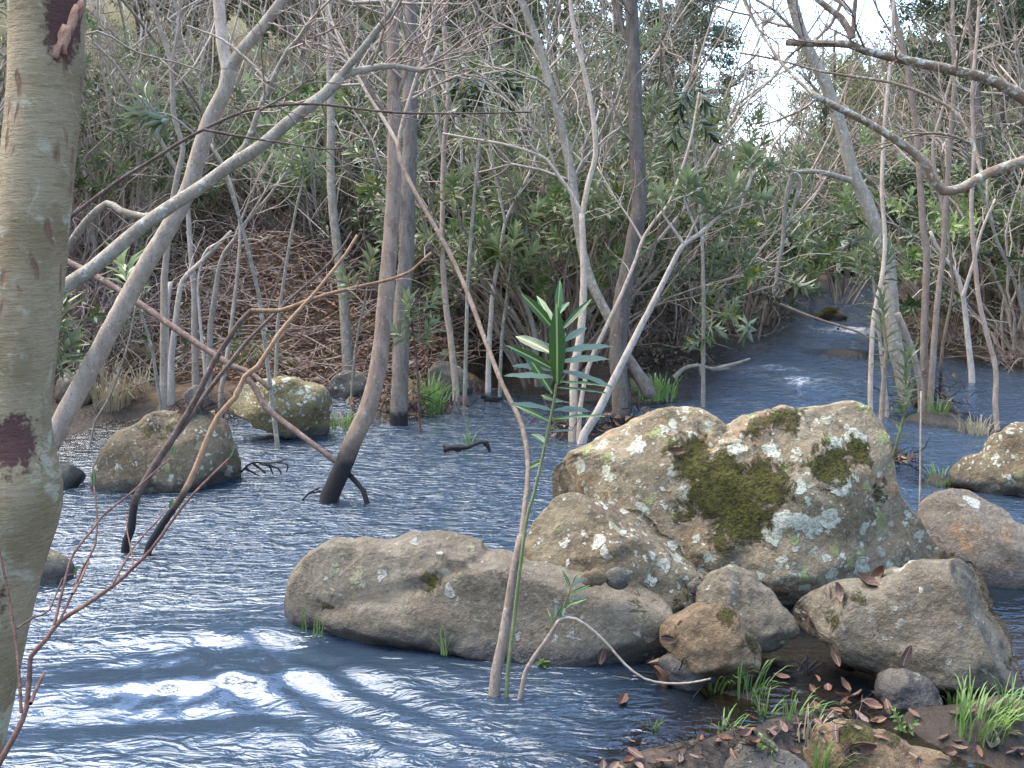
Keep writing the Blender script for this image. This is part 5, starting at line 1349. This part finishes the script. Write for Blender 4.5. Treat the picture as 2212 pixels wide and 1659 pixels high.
# ------------------------------------------------------------------ flood debris heap on the left bank
g = np.random.default_rng(5)
st = []; lv = Leaves()
for k in range(900):
    a = g.uniform(0, 6.28); r = math.sqrt(g.random())
    x = -2.45 + math.cos(a) * r * 1.8; y = 10.4 + math.sin(a) * r * 1.3
    z = gh(x, y) + g.uniform(0, .20) * (1 - .5 * r)
    st.append(wander((x, y, z), (g.normal(), g.normal() * .7, g.normal() * .22), g.uniform(.25, 1.1), g.uniform(.003, .011), .003, 5, .3, 0, g))
for k in range(5200):
    a = g.uniform(0, 6.28); r = math.sqrt(g.random())
    x = -2.45 + math.cos(a) * r * 1.9; y = 10.4 + math.sin(a) * r * 1.4
    z = gh(x, y) + g.uniform(0, .17)
    lv.add(([np.array([x, y, z])], [g.standard_normal(3) * np.array([1, 1, .5])], [g.standard_normal(3) * .6 + np.array([0, 0, 1])], [g.uniform(.05, .12)], [g.uniform(.02, .045)]))
M['litter'] = leafmat("litter", (0.15, 0.075, 0.04), (0.27, 0.155, 0.085), (0.22, 0.14, 0.09), .75, .1, (0.35, 0.27, 0.18))
heap = thing("debris_heap", (-2.45, 10.4, gh(-2.45, 10.4)), "reddish-brown heap of flood debris, dead leaves and sticks on the left bank", "debris")
b = np.array(heap.location)
tag(link("sticks", tube_mesh("sticks", st, M['twig_brown'], 4, 0, b), heap), kind="stuff")
tag(link("dead_leaves", lv.mesh("dead_leaves", M['litter'], b), heap), kind="stuff")

# broken white reeds by the far rock
g = np.random.default_rng(9)
q = G(1820, 655)
rt = thing("broken_stump", q, "bleached splintered stump standing in the stream far upstream", "stump")
for k in range(9):
    p = wander(q + np.array([g.normal() * .16, g.normal() * .1, -.1]), (g.normal() * .18 + .1, g.normal() * .15, 1), g.uniform(.5, 1.3), .03, .008, 5, .15, 0, g)
    link("splinter", tube_mesh("splinter", [p], M['bark_white'], 6, .05, q), rt)

for o in bpy.data.objects:
    if "look" in o: del o["look"]

# ------------------------------------------------------------------ grass, seedlings, drift and fallen leaves
def blades(n, h, spread, lean=(0, 0), w=.0035, g=rng):
    V = []; F = []
    for k in range(n):
        a = g.uniform(0, 6.28); r = spread * math.sqrt(g.random()) * .45
        b = np.array([math.cos(a) * r, math.sin(a) * r, -.02])
        out = np.array([math.cos(a) * g.uniform(.1, .8) + lean[0], math.sin(a) * g.uniform(.1, .8) + lean[1], 0]) + g.normal(size=3) * .12
        H = h * g.uniform(.5, 1.1); ww = w * g.uniform(.7, 1.3)
        s = np.cross(out, [0, 0, 1.0]); s /= np.linalg.norm(s) + 1e-6
        o = len(V)
        for t in (0, .3, .6, .85):
            c = b + out * H * .8 * t * t + np.array([0, 0, H * (t - .28 * t * t * np.linalg.norm(out))])
            V += [c - s * ww * (1 - t * .6), c + s * ww * (1 - t * .6)]
        t = 1.0; V.append(b + out * H * .85 + np.array([0, 0, H * (t - .38 * np.linalg.norm(out))]))
        F += [(o, o + 1, o + 3, o + 2), (o + 2, o + 3, o + 5, o + 4), (o + 4, o + 5, o + 7, o + 6), (o + 6, o + 7, o + 8)]
    return np.array(V), F
def tuft(label, x, y, n, hpx, wpx, mat='grass', lean=(0, 0), w=.003, seed=1, name="grass_tuft", zmin=None):
    p, _ = hit(x, y)
    d = float((p - EYE) @ FWD)
    V, F = blades(int(n * .72) + 4, hpx * d / FPX * 1.25, wpx * d / FPX, lean, w, np.random.default_rng(seed))
    o = link(name, mesh_from(name, V, F, M[mat], False), loc=Vector(p))
    tag(o, label, "grass")
    return o
tuft("fresh grass tuft at the upstream end of the long boulder", 690, 1352, 34, 62, 90, lean=(.25, 0), seed=1)
tuft("tiny grass sprig in the water before the long boulder's middle", 965, 1402, 14, 55, 30, seed=2)
tuft("grass tuft on the islet left of the angular rocks in the shallows", 1552, 1488, 34, 85, 60, lean=(.3, 0), seed=3)
tuft("thin grass tuft just right of the shallows' first islet tuft", 1625, 1498, 34, 75, 75, lean=(.35, 0), seed=4)
tuft("grass tuft standing behind dead leaves on the muddy foreground edge", 1655, 1545, 26, 60, 40, lean=(.2, 0), seed=5)
tuft("sparse grass on the muddy foreground edge near the dry blades", 1720, 1550, 26, 75, 70, lean=(.3, 0), seed=6)
tuft("dry tan grass bent over the muddy foreground edge", 1760, 1585, 46, 60, 90, 'grass_dry', (.5, 0), seed=7)
tuft("green grass tuft at the bottom edge over the slate-blue rock", 1790, 1655, 40, 75, 80, lean=(.4, 0), seed=8)
tuft("large bright grass tuft in the lower right corner", 2120, 1575, 120, 95, 120, lean=(.35, 0), w=.0036, seed=9)
tuft("second bright grass tuft at the right edge beside the large one", 2195, 1545, 60, 85, 80, lean=(.3, 0), seed=10)
tuft("small grass tuft between the slab and the large corner tuft", 2055, 1520, 26, 55, 30, seed=11)
tuft("thin grass on the left part of the muddy foreground edge", 1565, 1580, 30, 50, 70, lean=(.3, 0), seed=12)
tuft("few grass blades on the lone clod in the bright foreground water", 1410, 1570, 12, 40, 30, seed=13)
tuft("tall pale green grass tuft at the root of the dark fissured trunk", 935, 890, 130, 85, 70, lean=(.12, 0), w=.006, seed=14)
tuft("low bright grass in the water left of the leaning brown trunk", 740, 925, 60, 42, 70, w=.005, seed=15)
tuft("long pale grass arching behind the yellow boulder", 530, 800, 160, 70, 90, 'grass', (.5, 0), w=.006, seed=16)
tuft("dry straw-coloured grass hanging over the left bank's edge", 245, 880, 170, 85, 90, 'grass_dry', (.3, -.2), w=.006, seed=17)
tuft("dry grass by the dark rocks of the left bank", 290, 860, 110, 70, 80, 'grass_dry', (-.3, -.1), w=.005, seed=18)
tuft("dry grassy clump in the water left of the lichened right boulder", 2110, 935, 90, 40, 80, 'grass_dry', seed=19, w=.005)
tuft("short grass in the water at the foot of the right clump", 2030, 1045, 40, 45, 60, seed=20, w=.004)
tuft("grass between the stems of the leaf-strewn clump at right", 2025, 892, 50, 45, 60, seed=21, w=.005)
tuft("low green herbs at the foot of the dark centre trunk", 1415, 855, 150, 45, 110, seed=22, w=.009)
tuft("few grass blades on the driftwood snag in midstream", 1010, 965, 16, 50, 50, seed=23, w=.004)
tuft("green grass behind the long pale grass on the left bank", 620, 800, 70, 40, 60, seed=24, w=.005)

def seedling(label, x, y, hpx, n, leafm='grass', seed=1, L=.028, W=.016):
    p, _ = hit(x, y); d = float((p - EYE) @ FWD); h = hpx * d / FPX; g = np.random.default_rng(seed)
    rt = thing("seedling", p, label, "seedling")
    st = []; lv = Leaves()
    for k in range(n):
        q = wander((0, 0, -.02), (g.normal() * .4, g.normal() * .4, 1), h * g.uniform(.6, 1.1), .0018, .001, 4, .2, 0, g); st.append(q)
        lv.add(whorl_leaves(q, 7, h * .6, L, W, (.5, 1.4), g))
    tag(link("stems", tube_mesh("stems", st, M['green_stem'], 4), rt), kind="stuff"); tag(link("leaves", lv.mesh("leaves", M[leafm]), rt), kind="stuff")
seedling("bright green seedling rising from the shallows before the round wet rock", 1955, 1580, 62, 4, seed=2)
seedling("small dark-leaved seedling among dead leaves on the muddy foreground edge", 1650, 1610, 30, 8, 'oleander', 3, .022, .014)
seedling("tiny green water plant beside the bent sprig's foot", 1175, 1430, 12, 4, seed=4)

# drift
def snag(name, label, pts_list, d, w0, w1, mat, cat="driftwood"):
    parts = [("stick", path_of(p, d, d, w0, w1, .03)) for p in pts_list]
    b = base_of(parts[0][1]); rt = thing(name, b, label, cat)
    for n, p in parts: link(n, tube_mesh(n, [p], M[mat], 7, .1, b), rt)
    return rt
snag("drift_snag", "dark driftwood snag with an orange broken end lying in midstream", [[(958, 972), (975, 968), (1010, 966), (1040, 955), (1055, 958)], [(1048, 956), (1056, 968), (1058, 976)], [(985, 968), (995, 975)], [(965, 972), (958, 962)]], 7.05, 14, 6, 'stick_dark')
snag("drift_snag", "black twiggy drift caught at the downstream side of the domed boulder", [[(520, 1020), (545, 1000), (580, 1000), (615, 995)], [(545, 1000), (575, 1022)], [(580, 1000), (590, 1025)], [(560, 1000), (600, 1012), (608, 1025)], [(530, 1012), (560, 1028)], [(600, 998), (622, 1005), (618, 1020)]], 6.35, 6, 3, 'bark_dark')
snag("drift_snag", "dark waterlogged twig by the leaning brown trunk's foot", [[(645, 1090), (668, 1065), (690, 1055)], [(668, 1065), (690, 1062), (705, 1060)]], 5.8, 5, 4, 'bark_dark')
snag("drift_snag", "small black drift clump in the channel behind the arching sapling", [[(1045, 865), (1065, 860), (1085, 862)], [(1050, 862), (1080, 866)], [(1040, 855), (1060, 862)]], 8.95, 12, 8, 'bark_dark')
snag("drift_branch", "crooked bare branch lying over the water right of the dark centre trunk", [[(1455, 815), (1480, 795), (1510, 790), (1545, 798), (1575, 795)], [(1540, 798), (1590, 785), (1620, 775)], [(1510, 790), (1515, 815)]], 10.2, 12, 6, 'bark_grey', "branch")
snag("drift_branch", "long thin dead branch slanting over the far water to the right", [[(1680, 655), (1740, 680), (1800, 700), (1860, 720), (1890, 745), (1905, 760)]], 13.2, 8, 5, 'bark_tan', "branch")
snag("drift_snag", "dark twig clump sticking up in the shallows before the slab", [[(1725, 1450), (1735, 1430), (1752, 1418)], [(1735, 1445), (1720, 1425)], [(1745, 1445), (1765, 1425)], [(1752, 1448), (1775, 1432)], [(1740, 1450), (1745, 1405)]], 3.48, 9, 3, 'stick_dark')

# fallen leaves: each one an object; three curled shapes share their mesh
def dead_leaf(wide, curl, cup, seed):
    g = np.random.default_rng(seed); n = 7; V = []; F = []
    for k in range(n):
        t = k / (n - 1); w = wide * max(.04, math.sin(PI * min(1, .06 + t * .92)) ** .75) * (1 + g.uniform(-.1, .1))
        for s in (-1, -.5, 0, .5, 1):
            V.append((s * w / 2, t - .5, curl * (t - .5) ** 2 * 2 + cup * s * s * w + (g.uniform(-.03, .03) if abs(s) == 1 else 0)))
    for k in range(n - 1):
        for s in range(4): F.append((k * 5 + s, k * 5 + s + 1, k * 5 + s + 6, k * 5 + s + 5))
    return mesh_from("fallen_leaf", np.array(V), F, M['dead'])
def dead_mat():
    m, nt = new_mat("dead_leaf")
    oi = nd(nt, "ShaderNodeObjectInfo"); v = coords(nt, "Object")
    tc = nd(nt, "ShaderNodeTexCoord"); sp = nd(nt, "ShaderNodeSeparateXYZ"); nt.links.new(tc.outputs["Object"], sp.inputs[0])
    rp = nd(nt, "ShaderNodeValToRGB"); nt.links.new(oi.outputs["Random"], rp.inputs[0])
    e = rp.color_ramp.elements; e[0].color = (0.085, 0.042, 0.026, 1); e[1].color = (0.17, 0.125, 0.11, 1)
    x = e.new(.35); x.color = (0.17, 0.075, 0.032, 1)
    x = e.new(.6); x.color = (0.06, 0.038, 0.032, 1)
    x = e.new(.8); x.color = (0.20, 0.13, 0.085, 1)
    c = mixc(nt, step(nt, nz(nt, v, 9, 4, .7), .45, .7), rp.outputs[0], (0.07, 0.04, 0.03))
    c = mixc(nt, step(nt, mth(nt, 'ABSOLUTE', sp.outputs[0]), .03, .012), c, (0.22, 0.15, 0.10))
    finish(nt, c, .6, nz(nt, v, 14, 3), .3, .02, .35)
    return m
M['dead'] = dead_mat()
DL = [dead_leaf(.46, .12, .10, 1), dead_leaf(.55, .3, .28, 2), dead_leaf(.38, -.15, .12, 3), dead_leaf(.5, .5, .5, 4)]
lg = np.random.default_rng(12)
def leaf_at(x, y, size, label, group=None, upright=False, dz=.004):
    p, n = hit(x, y)
    n = Vector(n); n.z = max(n.z, .15); n.normalize()
    yaw = lg.uniform(0, 6.28)
    o = link("fallen_leaf", DL[int(lg.integers(0, 4))])
    q = n.to_track_quat('Z', 'Y').to_matrix().to_4x4() @ Matrix.Rotation(yaw, 4, 'Z') @ Matrix.Rotation(lg.normal() * .28, 4, 'X') @ Matrix.Rotation(lg.normal() * .28, 4, 'Y')
    if upright: q = Matrix.Rotation(.5, 4, 'Y') @ Matrix.Rotation(1.25, 4, 'X')
    o.matrix_world = Matrix.Translation(Vector(p) + n * (dz + (size * .4 if upright else 0))) @ q @ Matrix.Scale(size, 4)
    tag(o, label, "leaf", group)
    return o
for x, y, s, lb in ((1458, 979, .075, "orange fallen leaf stuck high on the mossy boulder's left side"), (1748, 1329, .065, "orange fallen leaf lying on the slab boulder's upper left"),
                    (1961, 1412, .075, "pale leaf standing upright on the slab boulder"), (1442, 1457, .10, "large tan leaf at the end of the bent sprig's arching twig"),
                    (2140, 1603, .085, "tan leaf at the lower right under the large grass tuft"), (1897, 1561, .055, "small whitish leaf bright in the shallows near the seedling"),
                    (1298, 1415, .06, "tan leaf at the right foot of the long boulder"), (1343, 1521, .07, "brown leaf floating before the lone grass clod"),
                    (1396, 1428, .065, "orange-brown leaf in the shallows below the long boulder's end"), (1405, 1378, .06, "pale tan leaf caught at the round boulder's foot"),
                    (1450, 1379, .06, "curled tan leaf by the brown wedge rock"), (1808, 1418, .07, "orange leaf floating in front of the slab"),
                    (1870, 1262, .085, "big dry leaf jammed in the crack above the slab"), (1822, 1280, .07, "red-brown leaf under the mossy boulder's lower edge"),
                    (1790, 1284, .07, "brown leaf deep in the crack left of the red-brown one"), (1905, 1243, .08, "orange leaf at the right end of the crack above the slab"),
                    (1855, 1608, .09, "curled pale leaf lying on the flat mossy bottom rock"), (2078, 1488, .075, "leaf lodged by the slab's lower right foot"),
                    (2080, 1555, .08, "orange-brown leaf at the left of the large corner grass"), (1925, 885, .09, "leaf in the drift of the right clump")):
    leaf_at(x, y, s, lb, upright=("upright" in lb))
for x, y in ((1790, 1489), (1833, 1523), (1881, 1525), (1752, 1495), (1810, 1434), (1715, 1500), (1850, 1505), (1905, 1590), (1770, 1470), (1920, 1530), (1690, 1470), (1830, 1545)):
    leaf_at(x + lg.normal() * 4, y + lg.normal() * 3, lg.uniform(.04, .065), "brown leaf lying in the clear shallows between slab and muddy edge", "leaves in the clear shallows")
for k in range(70):
    t = lg.random()
    x = 1330 + 560 * t + lg.normal() * 28; y = 1652 - 118 * t + lg.normal() * 24
    if k >= 54: x = lg.uniform(1970, 2210); y = lg.uniform(1540, 1655)
    leaf_at(x, min(y, 1665), lg.uniform(.028, .06), "dead brown leaf in the litter along the muddy foreground edge" if k < 54 else "dead brown leaf in the litter at the lower right corner", "litter on the muddy foreground edge" if k < 54 else "litter in the lower right corner", dz=.004 + lg.random() * .02)
for k in range(16):
    x, y = ((850, 890), (1240, 925), (2000, 870), (1430, 800), (420, 880))[k % 5]
    lb = ("dead leaves at the root of the dark fissured trunk", "dead leaf at the foot of the forked stem", "dead leaf caught in the right clump's roots", "dead leaf on the bank by the dark centre trunk", "dead leaf on the left bank by the domed boulder")[k % 5].replace("leaves", "leaf")
    leaf_at(x + lg.normal() * 18, y + lg.normal() * 12, lg.uniform(.08, .14), lb, lb.replace("dead leaf", "leaves"))
# small debris: crumbs of twig in the foreground mud
g = np.random.default_rng(31); st = []
for k in range(140):
    t = g.random(); p, _ = hit(1340 + 560 * t + g.normal() * 30, min(1664, 1650 - 110 * t + g.normal() * 26))
    st.append(wander(p + np.array([0, 0, .008]), (g.normal(), g.normal(), g.normal() * .15), g.uniform(.03, .12), .0016, .001, 3, .3, 0, g))
tag(link("twig_litter", tube_mesh("twig_litter", st, M['stick_dark'], 4)), "fine twig litter strewn over the muddy foreground edge", "litter", kind="stuff")
# pebbles of the clear shallows
g = np.random.default_rng(41); n = 0
S3, F3 = ico(2)
PB = []
for k in range(4):
    v = S3 * (1 + .12 * g.standard_normal((len(S3), 1))) * np.array([1, .8, .55]); PB.append(mesh_from("stream_pebble", v, F3, M['rock_brown'] if k % 2 else M['rock_dark']))
for k in range(90):
    x = g.uniform(1180, 2100); y = g.uniform(1420, 1640)
    p = G(x, y, -.05); z = gh(p[0], p[1])
    if z > .01: continue
    o = link("stream_pebble", PB[k % 4], loc=(p[0], p[1], z + .004)); s = g.uniform(.012, .05); o.scale = (s, s, s); o.rotation_euler = (0, 0, g.uniform(0, 6))
    tag(o, "brown pebble on the bed of the clear foreground shallows", "pebble", "pebbles on the shallow bed")

# wads of drift caught round the feet of the flooded stems
def wad(label, x, y, rx, rz, n, seed):
    g = np.random.default_rng(seed); p = G(x, y, .02); st = []; lv = Leaves()
    for k in range(n):
        q = p + np.array([g.normal() * rx * .5, g.normal() * rx * .4, abs(g.normal()) * rz * .5])
        st.append(wander(q, (g.normal(), g.normal() * .8, g.normal() * .6), g.uniform(.08, .3), g.uniform(.002, .006), .0015, 4, .4, -.1, g))
        if k % 2: lv.add(([q], [g.standard_normal(3)], [g.standard_normal(3) + np.array([0, 0, 1])], [g.uniform(.05, .10)], [g.uniform(.025, .05)]))
    rt = thing("drift_wad", p, label, "debris")
    tag(link("sticks", tube_mesh("sticks", st, M['stick_dark'], 4, 0, p), rt), kind="stuff"); tag(link("dead_leaves", lv.mesh("dead_leaves", M['litter'], p), rt), kind="stuff")
wad("dark drift wad round the foot of the forked sapling", 1245, 938, .22, .12, 70, 1)
wad("drift wad round the dark centre trunk's foot", 1340, 922, .25, .16, 70, 2)
wad("drift wad piled behind the leaning brown trunk", 850, 895, .42, .22, 130, 3)
wad("leafy drift wad in the stems of the right clump", 2005, 872, .30, .3, 110, 4)
wad("brown drift on the bank right of the dark centre trunk", 1420, 800, .5, .35, 140, 5)
wad("drift wad at the pale oleander stem's foot", 1912, 1003, .16, .09, 50, 6)
wad("drift lodged between the domed and the yellow boulder", 470, 905, .35, .2, 90, 7)
wad("small wet drift wad before the wedge rock in the shallows", 1500, 1448, .10, .04, 30, 8)
